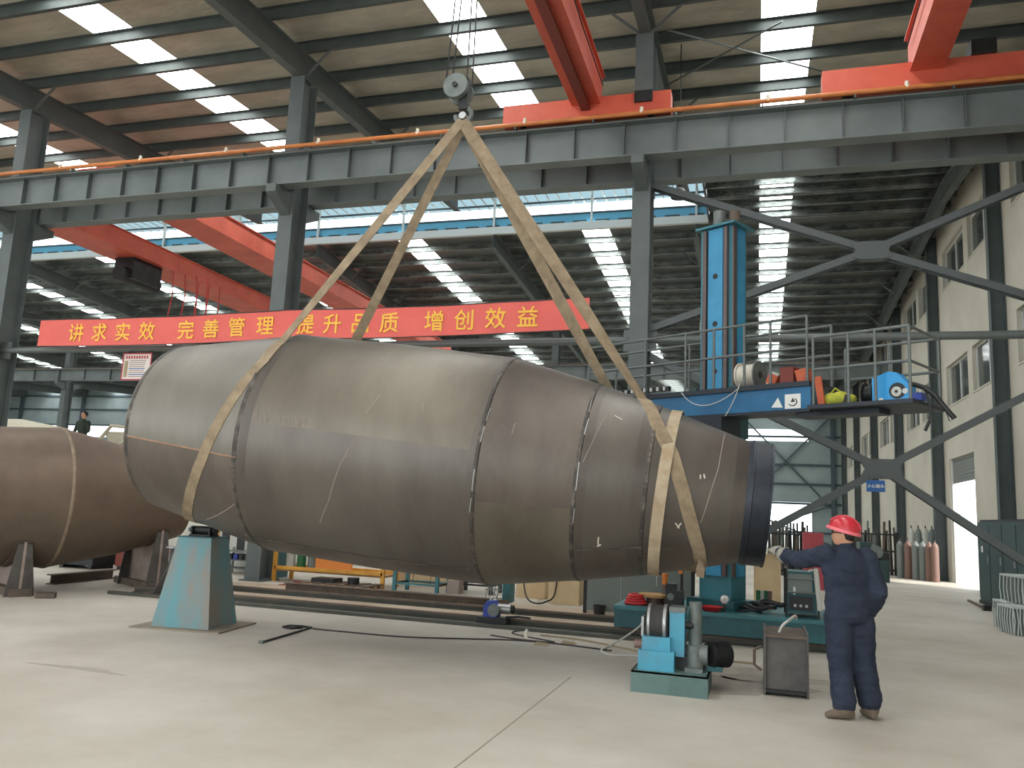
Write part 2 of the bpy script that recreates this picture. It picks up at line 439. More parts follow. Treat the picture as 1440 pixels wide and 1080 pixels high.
# ---- roof slopes: sheet, purlins, skylight panels, all parts of a ceiling
strips = [0.64, -6.2] + [-6.2 - BAY * k for k in range(1, 9)]
SW = 1.1
def slope(y0, y1, zf, sheet, first, last, step=1.5, XL=XL, strips=strips, COLX=COLX):
    root = bpy.data.objects.new('ceiling', None); COL.objects.link(root); struct(root)
    root.location = (0, y0, zf(y0))
    sl = (zf(y1) - zf(y0)) / (y1 - y0); ang = math.atan(sl)
    R = Matrix.Rotation(ang, 4, 'X')
    L = (y1 - y0) / math.cos(ang)
    xs = [XL] + sorted(sum([[s - SW / 2, s + SW / 2] for s in strips], [])) + [XW + .3]
    npan = int(round(L / step)); st = L / npan
    for i in range(0, len(xs), 2):
        a, b = xs[i], xs[i + 1]; nx = max(1, int((b - a) / 1.0)); ny = npan
        b2 = MB().box((a, 0, 0), (b, L, 0.06))
        o = b2.build('roof_sheet', sheet, root); o.rotation_euler = (ang, 0, 0)
    # skylight sheets, one per purlin space
    me = MB().box((-SW / 2, 0.0, 0.012), (SW / 2, st, 0.04)).mesh('skylight_panel', 'skylight')
    for s in strips:
        for k in range(npan):
            p = R @ Vector((s, k * st, 0)); o = inst('skylight_panel', me, root, p, (ang, 0, 0))
    # purlins: lipped channel, seen from below as dark bands
    z = MB(); H, F = 0.22, 0.10
    z.box((XL, -.004, -H), (XW, .004, 0)).box((XL, .004, -H), (XW, F, -H + .008)).box((XL, -F, -.008), (XW, -.004, 0)).box((XL, F - .008, -H + .008), (XW, F, -H + .03))
    pme = z.mesh('purlin', 'purlin_gleam' if sheet == 'foil_sheet' else 'purlin_grey')
    for k in range(npan + 1):
        p = R @ Vector((0, min(max(k * st, .08), L - .08), -0.002)); inst('purlin', pme, root, p, (ang, 0, 0))
    # rafters (main frames)
    r = MB(); HR = 0.62
    r.box((-.11, 0, -H - HR), (.11, L, -H - HR + .018)).box((-.11, 0, -H - .018), (.11, L, -H)).box((-.007, 0, -H - HR + .018), (.007, L, -H - .018))
    rme = r.mesh('rafter', 'frame_grey')
    for x in COLX + ([COLX[-1] - BAY] if len(COLX) > 3 else []): inst('rafter', rme, root, (x, 0, 0), (ang, 0, 0))
    # fly braces between rafter and purlin
    fb = MB().bar((.05, 0, -H - HR + .03), (.75, 0, -H + .02), .05, .05).bar((-.05, 0, -H - HR + .03), (-.75, 0, -H + .02), .05, .05).mesh('fly_brace', 'rail_grey')
    for x in COLX[:6]:
        for k in range(2, npan, 3):
            p = R @ Vector((x, k * st + .06, 0)); inst('fly_brace', fb, root, p, (ang, 0, 0))
    return root
cl1 = slope(-10, 26.0, roof_near, 'roof_sheet', 0, 0)
cl2 = slope(30.2, 54.0, roof_far, 'foil_sheet', 0, 0)
cl3 = slope(54.0, YE, roof_last, 'foil_sheet', 0, 0)
cl4 = slope(26.0, 28.3, roof_near, 'foil_sheet', 0, 0, 1.2, -1.7, strips[:1], COLX[:1])
cl5 = slope(28.3, 30.2, roof_far, 'foil_sheet', 0, 0, 1.2, -1.7, strips[:1], COLX[:1])

# ---- ridge monitor over the gap between the slopes
rm = bpy.data.objects.new('ceiling', None); COL.objects.link(rm); rm.location = (0, 28.1, 13.0); struct(rm)
XM = -1.72
def mon(name, m, a, b): return MB().box(a, b).build(name, m, rm, world=True)
mon('ridge_curb', 'white_frame', (XL, 30.15, 12.80), (XM, 30.32, 13.10))
mon('louvre_band', 'louvre_blue', (XL, 30.26, 13.10), (XM, 30.30, 13.46))
lb = MB().box((-0.28, 0, 0), (0.28, 0.05, 0.05)).mesh('gutter_bracket', 'far_dark')
for k in range(60): inst('gutter_bracket', lb, rm, (-2.2 - 0.9 * k, 30.18 - 28.1, 0.13))
mon('monitor_rail', 'far_dark', (XL, 30.2, 13.46), (XM, 30.3, 13.52))
mon('monitor_rail', 'far_dark', (XL, 30.2, 14.02), (XM, 30.3, 14.07))
for k in range(16):
    x = -2.2 - 2.68 * 1.5 * k
    MB().box((x - .04, 30.1, 13.1), (x + .04, 30.2, 14.6)).build('monitor_post', 'white_frame', rm, world=True)
    MB().bar((x, 30.15, 14.05), (x, 29.3, 14.75), .05, .05).build('monitor_brace', 'white_frame', rm, world=True)
mon('ridge_curb', 'white_frame', (XL, 25.98, 12.82), (XM, 26.12, 13.2))
s = MB()
for k in range(8):
    y0 = 25.2 + k * 0.73; z0 = 14.22 + 0.45 * math.sin(PI * k / 8); z1 = 14.22 + 0.45 * math.sin(PI * (k + 1) / 8)
    s.add([(XL, y0, z0), (XM, y0, z0), (XM, y0 + .73, z1), (XL, y0 + .73, z1)], [(0, 1, 2, 3)])
s.build('monitor_roof', 'monitor_sheet', rm, world=True)
rb_ = MB().box((-.02, 25.2 - 28.1, 1.17), (.02, 31.0 - 28.1, 1.21)).mesh('monitor_rib', 'white_frame')
for k in range(100): inst('monitor_rib', rb_, rm, (XM - .45 * k, 0, 0))
mon('monitor_end', 'foil_sheet', (XM - .03, 25.3, 12.8), (XM, 31.0, 14.7))

# ================================================================== STEEL FRAME
def h_column(x, yc, top, label, group):
    t = thing('steel_column', label, 'column', (x, yc, 0), 0, group)
    MB().box((-.18, -.30, 0), (.18, -.278, top)).build('flange', 'frame_grey', t)
    MB().box((-.18, .278, 0), (.18, .30, top)).build('flange', 'frame_grey', t)
    MB().box((-.008, -.278, 0), (.008, .278, top)).build('web', 'frame_grey', t)
    MB().box((-.26, -.38, 0), (.26, .38, .03)).build('base_plate', 'frame_grey', t)
    # brackets that carry the runway beams
    for sgn in (-1, 1):
        MB().prism([(0, 0)], 0, 0) if False else None
        b = MB(); ya, yb = sgn * .30, sgn * .95
        b.add([(-.12, ya, 8.1), (.12, ya, 8.1), (.12, ya, 8.60), (-.12, ya, 8.60), (-.12, yb, 8.42), (.12, yb, 8.42), (.12, yb, 8.60), (-.12, yb, 8.60)],
              [(0, 1, 2, 3), (7, 6, 5, 4), (0, 4, 5, 1), (1, 5, 6, 2), (2, 6, 7, 3), (3, 7, 4, 0)])
        b.build('bracket', 'frame_grey', t)
    return t
for i, x in enumerate(COLX[:7]):
    lab = 'grey steel column beside the gable wall carrying the runway beams' if i == 0 else 'grey steel column in the row behind the drum, %s from the gable wall' % ORD[i]
    h_column(x, YC, roof_near(YC) - 0.86, lab, 'columns of the runway row')
Y2 = 41.6
for i, x in enumerate(COLX[1:10]):
    h_column(x, Y2, roof_far(Y2) - 0.86, 'distant grey steel column of the back runway row, %s from the gable wall' % ORD[i], 'columns of the back row')

def runway(y, x0, x1, zb, zt, label, side, stiff=1.0, nst=60):
    t = thing('runway_beam', label, 'beam', ((x0 + x1) / 2, y, zb), 0, 'crane runway beams')
    MB().box((x0, y - .16, zb), (x1, y + .16, zb + .025)).build('bottom_flange', 'beam_grey', t, world=True)
    MB().box((x0, y - .20, zt - .025), (x1, y + .20, zt)).build('top_flange', 'beam_grey', t, world=True)
    MB().box((x0, y - .008, zb + .025), (x1, y + .008, zt - .025)).build('web', 'beam_grey', t, world=True)
    me = MB().box((-.008, -.13, .025), (.008, -.008, zt - zb - .025)).box((-.008, .008, .025), (.008, .13, zt - zb - .025)).mesh('stiffener', 'frame_grey')
    x = x1 - .4; k = 0
    while x > x0 and k < nst:
        inst('stiffener', me, t, (x - (x0 + x1) / 2, 0, 0)); x -= stiff; k += 1
    MB().box((x0, y - .035, zt), (x1, y + .035, zt + .11)).build('crane_rail', 'rail_rust', t, world=True)
    return t
runway(15.12, -52, 5.9, 8.64, 9.36, 'grey crane runway beam on the front side of the columns, under the orange pipe', -1)
runway(16.40, -52, 5.9, 8.64, 9.36, 'grey crane runway beam on the far side of the column row', 1)
runway(Y2 - .65, XL, 5.9, 8.64, 9.36, 'distant grey runway beam on the back column row', -1, 2.0, 45)
# conductor pipe along the front runway
t = thing('conductor_pipe', 'long orange conductor pipe running along the front crane runway', 'pipe', (-20, 14.86, 9.36))
MB().cyl((-52, 14.86, 9.45), (5.9, 14.86, 9.45), .045, 10).build('pipe', 'pipe_orange', t, True, True)
ins = MB().cyl((0, 0, 0), (0, 0, .06), .035, 8).cyl((0, 0, -.07), (0, 0, -.01), .05, 8).mesh('insulator', 'insulator')
for k in range(18): inst('insulator', ins, t, (4.9 + 20 - 2.35 * k, 0, 0.15))
hk = MB().box((-.012, -.02, -.07), (.012, .2, 0.02)).mesh('pipe_hanger', 'frame_grey')
for k in range(30): inst('pipe_hanger', hk, t, (4.9 + 20 - 1.6 * k, 0, 0.06))

# struts and X braces in the column row
t = thing('strut_pipe', 'long grey horizontal strut pipe tying the column row together', 'pipe', (-20, YC, 5.08))
for xa, xb in zip(COLX[:7], COLX[1:8]): MB().cyl((xb + .02, YC, 5.13), (xa - .02, YC, 5.13), .075, 14).build('pipe', 'rail_grey', t, True, True)
gp = MB().box((-.32, -.02, -.22), (.32, .02, .22)).mesh('gusset', 'rail_grey')
for x in COLX[:5]: inst('gusset', gp, t, (x + 20, -.02, .05))
def xbrace(x0, x1, z0, z1, cx, cz, label):
    t = thing('cross_brace', label, 'brace', ((x0 + x1) / 2, YC, z0), 0, 'cross braces beside the gable wall')
    for (a, b) in (((x0, z0), (cx, cz)), ((cx, cz), (x1, z1)), ((x0, z1), (cx, cz)), ((cx, cz), (x1, z0))):
        mb = MB()
        for dy in (-.09, .09):
            mb.bar((a[0], YC + dy, a[1]), (b[0], YC + dy, b[1]), .012, .13).bar((a[0], YC + dy * .7, a[1] + .055), (b[0], YC + dy * .7, b[1] + .055), .06, .012)
        q = Vector((b[0] - a[0], 0, b[1] - a[1])); L = q.length
        for k in range(1, int(L / 0.9)):
            p = Vector((a[0], YC, a[1])) + q * (k * .9 / L); mb.cbox(p, (.10, .19, .10))
        mb.build('diagonal', 'brace_grey', t, world=True)
    MB().prism([(cx - .34, cz - .13), (cx - .16, cz - .17), (cx + .16, cz - .17), (cx + .34, cz - .13), (cx + .28, cz), (cx + .34, cz + .13), (cx + .16, cz + .17), (cx - .16, cz + .17), (cx - .34, cz + .13), (cx - .28, cz)], YC - .105, YC + .105).build('gusset', 'brace_grey', t, world=True)
xbrace(-2.0, 5.7, 5.35, 8.30, 2.02, 6.74, 'upper grey steel cross brace between column and gable wall')
xbrace(-2.0, 5.7, 0.25, 4.80, 2.11, 2.74, 'lower grey steel cross brace behind the worker, carrying the blue sign')
# knee brace seen beyond the mast
sg = thing('warning_sign', 'small blue warning sign with white characters hanging from the lower brace', 'sign', (1.98, YC - .17, 2.33))
MB().box((-.15, 0, 0), (.15, .012, .20)).build('board', 'sign_blue', sg)
lt = text_mesh('小心碰头', .070, 'white_plain', 'lettering', .001, .022)
inst('lettering', lt, sg, (0, -.004, .10), (PI / 2, 0, 0))
for hx_ in (-.1, .1): MB().cyl((hx_, .006, .2), (hx_, .07, .30), .004, 6).build('hanger', 'cable_dark', sg)

# ================================================================== CRANES
def girder(mb_parent, x0, x1, y0, y1, zb, zt, name='girder'):
    g = MB().box((x0 + .04, y0, zb + .03), (x1 - .04, y1, zt - .03)).build(name, 'crane_red', mb_parent, world=True)
    o = MB().box((x0, y0, zb), (x1, y1, zb + .03)).build('bottom_flange', 'crane_red', mb_parent, world=True)
    o = MB().box((x0 - .02, y0, zt - .03), (x1 + .02, y1, zt)).build('top_flange', 'crane_red', mb_parent, world=True)
    return g
# near cranes (girders run towards the camera, end trucks on the front runway)
c1 = thing('bridge_crane', 'red bridge crane above the hook block, its girder left of the gable', 'crane', (-3.2, 15.1, 9.47))
MB().box((-5.0, 14.95, 9.50), (-1.6, 15.27, 9.93)).build('end_truck', 'crane_red', c1, world=True)
for x in (-4.6, -2.0):
    MB().cyl((x, 15.02, 9.60), (x, 15.22, 9.60), .12, 16).build('wheel', 'dark_metal', c1, True, True)
girder(c1, -3.56, -2.98, -6.0, 15.3, 9.78, 10.55)
MB().box((-3.36, -6, 9.66), (-3.18, 15.0, 9.70)).box((-3.28, -6, 9.70), (-3.26, 15.0, 9.78)).build('hoist_rail', 'crane_dark', c1, world=True)
MB().box((-2.3, 14.9, 9.72), (-1.95, 15.05, 9.95)).build('control_box', 'dark_metal', c1, world=True)
MB().tube([(-2.96, 4, 10.42), (-2.95, 8, 10.3), (-2.95, 11, 10.36), (-2.95, 13, 10.22), (-2.95, 15, 10.2)], .012).build('cable', 'cable_dark', c1, True, True)
hb = MB().box((-4.1, 8.9, 9.62), (-3.30, 10.1, 10.12)).cyl((-3.9, 9.1, 9.9), (-3.9, 9.95, 9.9), .24, 16)
hb.build('hoist', 'crane_dark', c1, world=True)
c2 = thing('bridge_crane', 'orange-red bridge crane at upper right near the gable wall', 'crane', (2.9, 15.1, 9.47))
MB().box((1.15, 14.95, 9.54), (5.6, 15.27, 9.98)).build('end_truck', 'crane_red', c2, world=True)
for x in (1.6, 5.0):
    MB().cyl((x, 15.02, 9.60), (x, 15.22, 9.60), .12, 16).build('wheel', 'dark_metal', c2, True, True)
girder(c2, 2.62, 3.18, -6.0, 15.3, 9.80, 10.62)
MB().box((3.6, 14.88, 9.98), (4.0, 15.3, 10.25)).build('motor', 'dark_metal', c2, world=True)
MB().tube([(2.60, 6, 10.4), (2.59, 10, 10.3), (2.60, 13, 10.4), (2.6, 15, 10.32)], .012).build('cable', 'cable_dark', c2, True, True)
# far double girder crane
c3 = thing('double_girder_crane', 'red double girder crane in the far span, hoist hanging above the banner', 'crane', (-19, 28, 9.47))
girder(c3, -21.8, -20.45, 17.7, 40.9, 9.85, 10.50)
girder(c3, -17.15, -15.95, 17.7, 40.9, 9.85, 10.50)
for (xa, xb) in ((-21.8, -20.45), (-17.15, -15.95)): MB().box((xa, 16.2, 9.86), (xb, 17.7, 10.08)).build('girder_end', 'crane_red', c3, world=True)
for y in (16.4, 40.95): MB().box((-23.5, y - .17, 9.49), (-14.4, y + .17, 9.86)).build('end_truck', 'crane_red', c3, world=True)
hp = onZ(193, 395, 9.2)
MB().box((-21.5, hp.y - .7, 9.1), (-20.7, hp.y + .7, 9.84)).cyl((-21.1, hp.y - .9, 9.25), (-21.1, hp.y + .9, 9.25), .28, 14).build('hoist', 'dark_metal', c3, world=True)
for k in range(7):
    x = -20.35 + .22 * (k % 4); y = hp.y + 0.9 + .35 * k
    MB().tube([(x, y, 9.8), (x + .06 * math.sin(k), y + .05, 8.9), (x - .08 * math.cos(k), y, 7.9), (x + .05, y, 7.2 + .15 * (k % 3))], .02, 6).build('festoon_cable', 'cable_red', c3, True, True)

# hook block with ropes
HK = onY(652, 172, 9.5)
hkx, hky = HK.x, 9.5
t = thing('hook_block', 'grey crane hook block with round sheaves holding the lifting slings', 'hook', (hkx, hky, HK.z))
sh = onY(650, 126, 9.5)
MB().cyl((sh.x - .05, hky - .14, sh.z), (sh.x - .05, hky - .06, sh.z), .17, 28).build('sheave', 'gear_grey', t, True, True)
MB().cyl((sh.x - .05, hky + .06, sh.z), (sh.x - .05, hky + .14, sh.z), .17, 28).build('sheave', 'gear_grey', t, True, True)
MB().cyl((sh.x - .05, hky - .17, sh.z), (sh.x - .05, hky + .17, sh.z), .035, 12).build('axle', 'dark_metal', t, True, True)
MB().box((sh.x - .02, hky - .05, sh.z - .30), (sh.x + .10, hky + .05, sh.z + .14)).build('block_body', 'dark_metal', t, world=True)
hc = Vector((sh.x + .04, hky, HK.z + .10)); hpts = [(hc.x, hc.y, sh.z - .28)]
for k in range(15):
    a = math.radians(90 - k * 19.5); hpts.append((hc.x + .11 * math.cos(a), hc.y, hc.z + .11 * math.sin(a)))
MB().tube(hpts, .032, 10).build('hook', 'gear_grey', t, True, True)
MB().cyl((hc.x, hc.y - .05, hc.z - .02), (hc.x, hc.y + .05, hc.z - .02), .05, 12).build('latch', 'silver', t, True, True)
for (dx, dy) in ((-.2, -.1), (.10, -.1), (-.2, .1), (.10, .1)):
    MB().cyl((sh.x + dx, hky + dy, sh.z), (sh.x + dx * .6 + .04, hky + dy, 9.66), .011, 6).build('wire_rope', 'dark_metal', t, True, True)

# ================================================================== THE DRUM
DA, DB_, DZ, DS = 9.673, 0.045, 1.905, -0.096         # axis: Y = DA + DB_ x, Z = DZ + DS x
DD = Vector((1, DB_, DS)); DDn = DD.normalized()
DU = DDn.cross(Vector((0, 0, 1))).normalized()           # towards the camera
DV = DU.cross(DDn).normalized()
if DV.z < 0: DV = -DV
PROF = [(-7.50, 1.096), (-5.753, 1.402), (-4.3, 1.402), (-2.904, 1.368), (-1.87, 1.151), (-1.16, .975), (-.149, .681), (.10, .675)]
def d_r(s):
    for (a, ra), (b, rb) in zip(PROF, PROF[1:]):
        if s <= b: return ra + (rb - ra) * (s - a) / (b - a)
    return PROF[-1][1]
def d_c(s): return Vector((s, DA + DB_ * s, DZ + DS * s))
def d_pt(s, phi, off=0.0):
    n = DU * math.cos(phi) + DV * math.sin(phi)
    return d_c(s) + n * (d_r(s) + off), n
def d_hit(x, y):
    """first point of the ray through a pixel on the drum: (s, phi)"""
    d = ray(x, y).normalized(); tt = 6.0; best = (9, None)
    while tt < 14:
        p = EYE + d * tt
        s = (p - d_c(0)).dot(DDn) * DDn.x
        q = p - d_c(s); r = q.length
        e = r - d_r(s)
        if e < best[0]: best = (e, (s, math.atan2(q.dot(DV), q.dot(DU))))
        if e < 0: break
        tt += 0.01
    return best[1]
drum = thing('steel_drum', 'long tapered raw steel mixer drum hanging in webbing slings', 'drum', (-3.7, DA + DB_ * -3.7, DZ - DS * 3.7 - 1.37))
NS = 112
def plate(prof, m, ph0, ph1, name='shell_plate', th=.012):
    """one rolled plate of a section: from angle ph0 to ph1"""
    n = max(8, int(NS * (ph1 - ph0) / (2 * PI))); k = len(prof); vs = []
    for off in (0, -th):
        for (s_, r_) in prof:
            for i_ in range(n + 1):
                a_ = ph0 + (ph1 - ph0) * i_ / n
                vs.append(d_c(0) + DDn * (s_ / DDn.x) + (DU * math.cos(a_) + DV * math.sin(a_)) * (r_ + off))
    fs = []; N1 = n + 1; half = k * N1
    for a_ in range(k - 1):
        for i_ in range(n):
            q_ = a_ * N1 + i_; fs += [(q_, q_ + 1, q_ + N1 + 1, q_ + N1), (half + q_, half + q_ + N1, half + q_ + N1 + 1, half + q_ + 1)]
        for i_ in (0, n):
            q_ = a_ * N1 + i_; fs.append((q_, q_ + N1, half + q_ + N1, half + q_))
    return MB().add(vs, fs).build(name, m, drum, True, True)
def shell(prof, name, m, inner=0.012):
    mb = MB()
    pts = [((p[0]) / DDn.x, p[1]) for p in prof]
    inn = [(a, b - inner) for a, b in reversed(pts)]
    mb.lathe(pts + inn + [pts[0]], d_c(0), DDn, NS, DU)
    return mb.build(name, m, drum, True, True)
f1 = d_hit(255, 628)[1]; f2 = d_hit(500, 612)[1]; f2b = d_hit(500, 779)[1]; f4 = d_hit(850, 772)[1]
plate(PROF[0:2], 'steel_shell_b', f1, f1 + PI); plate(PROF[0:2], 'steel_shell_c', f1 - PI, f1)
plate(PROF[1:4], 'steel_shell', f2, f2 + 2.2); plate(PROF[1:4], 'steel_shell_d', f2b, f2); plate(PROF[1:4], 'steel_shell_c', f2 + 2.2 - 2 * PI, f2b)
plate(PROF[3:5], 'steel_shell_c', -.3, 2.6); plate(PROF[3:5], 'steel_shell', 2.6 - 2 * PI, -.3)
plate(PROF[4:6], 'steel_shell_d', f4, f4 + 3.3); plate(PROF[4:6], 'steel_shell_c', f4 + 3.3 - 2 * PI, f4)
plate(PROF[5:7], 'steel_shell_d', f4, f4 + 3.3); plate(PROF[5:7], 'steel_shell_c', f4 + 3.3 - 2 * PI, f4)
co = shell([(-.149, .683), (-.10, .705), (-.085, .705), (-.08, .69), (.085, .682), (.09, .69), (.115, .69)], 'collar', 'collar_black', .03)
co['label'] = 'black collar ring at the narrow end'
# dished head inside the wide end
MB().lathe([(-7.46 / DDn.x, 1.09), (-7.50 / DDn.x, .9), (-7.56 / DDn.x, .5), (-7.58 / DDn.x, .001)], d_c(0), DDn, NS, DU).build('end_plate', 'steel_shell', drum, True, True)
MB().lathe([(-.05 / DDn.x, .66), (-.04 / DDn.x, .3), (-.04 / DDn.x, .001)], d_c(0), DDn, 48, DU).build('end_plate', 'collar_black', drum, True, True)
# girth welds
def weld(s, wdt, h, m='weld'):
    p = [(s - wdt / 2, d_r(s - wdt / 2) + .001), (s - wdt / 4, d_r(s) + h), (s + wdt / 4, d_r(s) + h), (s + wdt / 2, d_r(s + wdt / 2) + .001)]
    return MB().lathe([(a / DDn.x, b) for a, b in p], d_c(0), DDn, NS, DU).build('girth_weld', m, drum, True, True)
weld(-7.46, .05, .006); weld(-5.753, .06, .007); weld(-2.904, .05, .006); weld(-1.87, .045, .006); weld(-1.16, .045, .004)
def heat(s0, s1):
    k = 4; p = [(s0 + (s1 - s0) * i / k) for i in range(k + 1)]
    MB().lathe([(a / DDn.x, d_r(a) + .0015) for a in p], d_c(0), DDn, NS, DU).build('heat_band', 'heat_band', drum, True, True)
heat(-5.72, -5.60); heat(-2.99, -2.935); heat(-1.84, -1.76); heat(-1.30, -1.19); heat(-.28, -.15)
def on_drum_tube(pix, r, name, m, off=.003, n=10):
    sp = [d_hit(*p) for p in pix]; pts = []
    for (a, b) in zip(sp, sp[1:]):
        for k in range(n):
            f = k / n; pts.append(d_pt(a[0] + (b[0] - a[0]) * f, a[1] + (b[1] - a[1]) * f, off)[0])
    pts.append(d_pt(sp[-1][0], sp[-1][1], off)[0])
    return MB().tube(pts, r, 6).build(name, m, drum, True, True)
on_drum_tube([(180, 613), (332, 643)], .010, 'seam_weld', 'weld_rust')
on_drum_tube([(806, 773), (850, 772), (902, 769)], .008, 'seam_weld', 'weld')
on_drum_tube([(345, 752), (470, 775), (620, 797), (664, 800)], .007, 'seam_weld', 'weld')
for px_ in ([(500, 618), (478, 655), (462, 705), (450, 735)], [(535, 555), (515, 582)], [(852, 585), (832, 625), (820, 650)], [(1020, 610), (1010, 660), (990, 722), (985, 735)],
            [(596, 566), (595, 582)], [(335, 705), (310, 722), (290, 730)], [(725, 595), (720, 610)]):
    on_drum_tube(px_, .0045, 'chalk_line', 'chalk_pink', .0005)
for px_ in ([(864, 585), (875, 591)], [(842, 755), (841, 765)], [(845, 765), (840, 768)], [(950, 735), (955, 742)], [(953, 742), (958, 735)], [(985, 668), (985, 674)], [(990, 667), (991, 673)]):
    on_drum_tube(px_, .009, 'chalk_mark', 'chalk', .002, 4)
# bright flecks along the two middle welds
for (pts) in ([(690, 575), (684, 592)], [(682, 600), (676, 622)], [(668, 660), (664, 690)], [(663, 700), (661, 720)], [(835, 552), (829, 580)], [(828, 590), (822, 612)], [(815, 650), (810, 690)], [(808, 715), (806, 735)]):
    on_drum_tube(pts, .007, 'bright_fleck', 'silver', .006, 4)
# chalk scribble near the second ring (illegible strokes)
random.seed(3)
for k in range(16):
    x = 358 + k * 4.8 + (6 if k > 4 else 0); y = 578 + k * .9 + random.uniform(-4, 4)
    on_drum_tube([(x, y), (x + random.uniform(-3, 3), y + random.uniform(6, 14)), (x + random.uniform(0, 5), y + random.uniform(2, 12))], .0035, 'chalk_scribble', 'chalk_pink', .002, 3)

# ------------------------------------------------------------------ slings
APEX = Vector((hc.x, hc.y, hc.z - .09))
def sling(root, front_px, back, m, wfree=.14, wdrum=.11, nback=24, loop=True):
    sp = [d_hit(*p) for p in front_px]
    path = []; nr = []
    contact, cn = d_pt(sp[0][0], sp[0][1], .006)
    start = APEX + Vector((0, -.03, 0))
    for k in range(14):
        f = k / 14; path.append(start.lerp(contact, f)); nr.append(Vector((.15, -1, .15)).lerp(cn, f * f))
    for (a, b) in zip(sp, sp[1:]):
        for k in range(6):
            f = k / 6; p, nn = d_pt(a[0] + (b[0] - a[0]) * f, a[1] + (b[1] - a[1]) * f, .006); path.append(p); nr.append(nn)
    s0, p0 = sp[-1]; s1, p1 = back
    for k in range(nback + 1):
        f = k / nback; p, nn = d_pt(s0 + (s1 - s0) * f, p0 + (p1 - 2 * PI - p0) * f, .006); path.append(p); nr.append(nn)
    contact2, cn2 = path[-1], nr[-1]
    end = APEX + Vector((0, .03, 0))
    for k in range(1, 15):
        f = k / 14; path.append(contact2.lerp(end, f)); nr.append(cn2.lerp(Vector((-.15, 1, -.15)), f))
    return MB().ribbon(path, nr, wdrum, .010).build('webbing', m, root, False, True)
s1 = thing('lifting_sling', 'tan webbing sling around the wide end of the drum', 'sling', (-6.2, 9.4, 1.3), 0, 'lifting slings')
sling(s1, [(398, 480), (372, 508), (335, 552), (308, 595), (285, 645), (269, 690), (264, 718), (268, 732)], (-5.72, math.radians(126)), 'strap', wdrum=.13)
s2 = thing('lifting_sling', 'tan webbing sling around the narrow end of the drum', 'sling', (-.8, 9.6, 1.1), 0, 'lifting slings')
sling(s2, [(903, 562), (922, 597), (944, 640), (959, 690), (972, 738), (981, 770), (985, 792)], (-1.80, math.radians(112)), 'strap', wdrum=.16)
cp = []; cn_ = []
for k in range(41):
    ph = math.radians(92 - 360 * k / 40); p, nn = d_pt(-1.0 - .0 + (.03 * math.sin(ph)), ph, .016); cp.append(p); cn_.append(nn)
MB().ribbon(cp, cn_, .125, .010).build('choker_loop', 'strap_light', s2, False, True)
kn = d_pt(*d_hit(985, 786), .03)[0]
MB().ribbon([kn + Vector((0, 0, .10)), kn, kn + Vector((.015, -.01, -.07)), kn + Vector((0, -.01, -.16))], [Vector((0, -1, 0)), Vector((.7, -.7, 0)), Vector((-.5, -.8, 0)), Vector((.2, -1, 0))], [.09, .05, .11, .08], .02).build('strap_tail', 'strap', s2, False, True)
# ================================================================== STAND UNDER THE WIDE END
st = thing('support_stand', 'worn teal tapered steel stand under the wide end of the drum', 'stand', (-7.18, 9.62, 0), math.radians(0))
def quad_prism(mb, base, top, z0, z1):
    vs = [(x, y, z0) for x, y in base] + [(x, y, z1) for x, y in top]
    return mb.add(vs, [(3, 2, 1, 0), (4, 5, 6, 7), (0, 1, 5, 4), (1, 2, 6, 5), (2, 3, 7, 6), (3, 0, 4, 7)])
def rotq(hx, hy, a): return [(x * math.cos(a) - y * math.sin(a), x * math.sin(a) + y * math.cos(a)) for x, y in ((-hx, -hy), (hx, -hy), (hx, hy), (-hx, hy))]
ra = math.radians(8)
quad_prism(MB(), rotq(.40, .38, ra), rotq(.235, .23, ra), .02, 1.16).build('body', 'teal_worn', st)
quad_prism(MB(), rotq(.62, .52, ra), rotq(.62, .52, ra), 0, .02).build('base_plate', 'tan_plate', st)
quad_prism(MB(), rotq(.25, .24, ra), rotq(.25, .24, ra), 1.16, 1.175).build('top_plate', 'teal_dark', st)
rb = MB().box((-.16, -.10, 1.175), (.16, .10, 1.20))
rb.box((-.15, -.09, 1.20), (-.13, .09, 1.30)).box((.13, -.09, 1.20), (.15, .09, 1.30))
rb.build('roller_bracket', 'dark_metal', st)
MB().cyl((-.19, 0, 1.255), (.19, 0, 1.255), .055, 18).build('roller', 'dark_metal', st, True)
MB().cyl((-.24, 0, 1.255), (-.19, 0, 1.255), .03, 10).build('roller_nut', 'gear_grey', st, True)

# ================================================================== SECOND TANK ON SADDLES (left)
TA = math.radians(62); TD = Vector((math.cos(TA), math.sin(TA), 0)); TN = Vector((TD.y, -TD.x, 0))   # TN: towards the camera
TO = Vector((-11.85, 11.57, 1.585))
tk = thing('rusty_tank', 'brown rusted steel drum resting on saddles at the left edge', 'tank', (TO.x, TO.y, .36))
tp = [(-3.4, .80), (-1.6, 1.08), (-.02, 1.215), (1.1, 1.0), (2.25, .68)]
def tk_sh(pr, m): return MB().lathe(pr + [(a, b - .012) for a, b in reversed(pr)] + [pr[0]], TO, TD, 72).build('shell_section', m, tk, True, True)
tk_sh(tp[0:3], 'rusty_tank'); tk_sh(tp[2:4], 'rusty_tank'); tk_sh(tp[3:5], 'rusty_tank')
MB().lathe([(-.05, 1.214), (-.035, 1.224), (-.005, 1.224), (.01, 1.212)], TO, TD, 72).build('girth_weld', 'weld_tan', tk, True, True)
MB().lathe([(-3.38, .79), (-3.45, .4), (-3.46, .001)], TO, TD, 48).build('end_plate', 'rusty_tank', tk, True, True)
MB().lathe([(2.24, .67), (2.27, .3), (2.27, .001)], TO, TD, 48).build('end_plate', 'rusty_tank', tk, True, True)
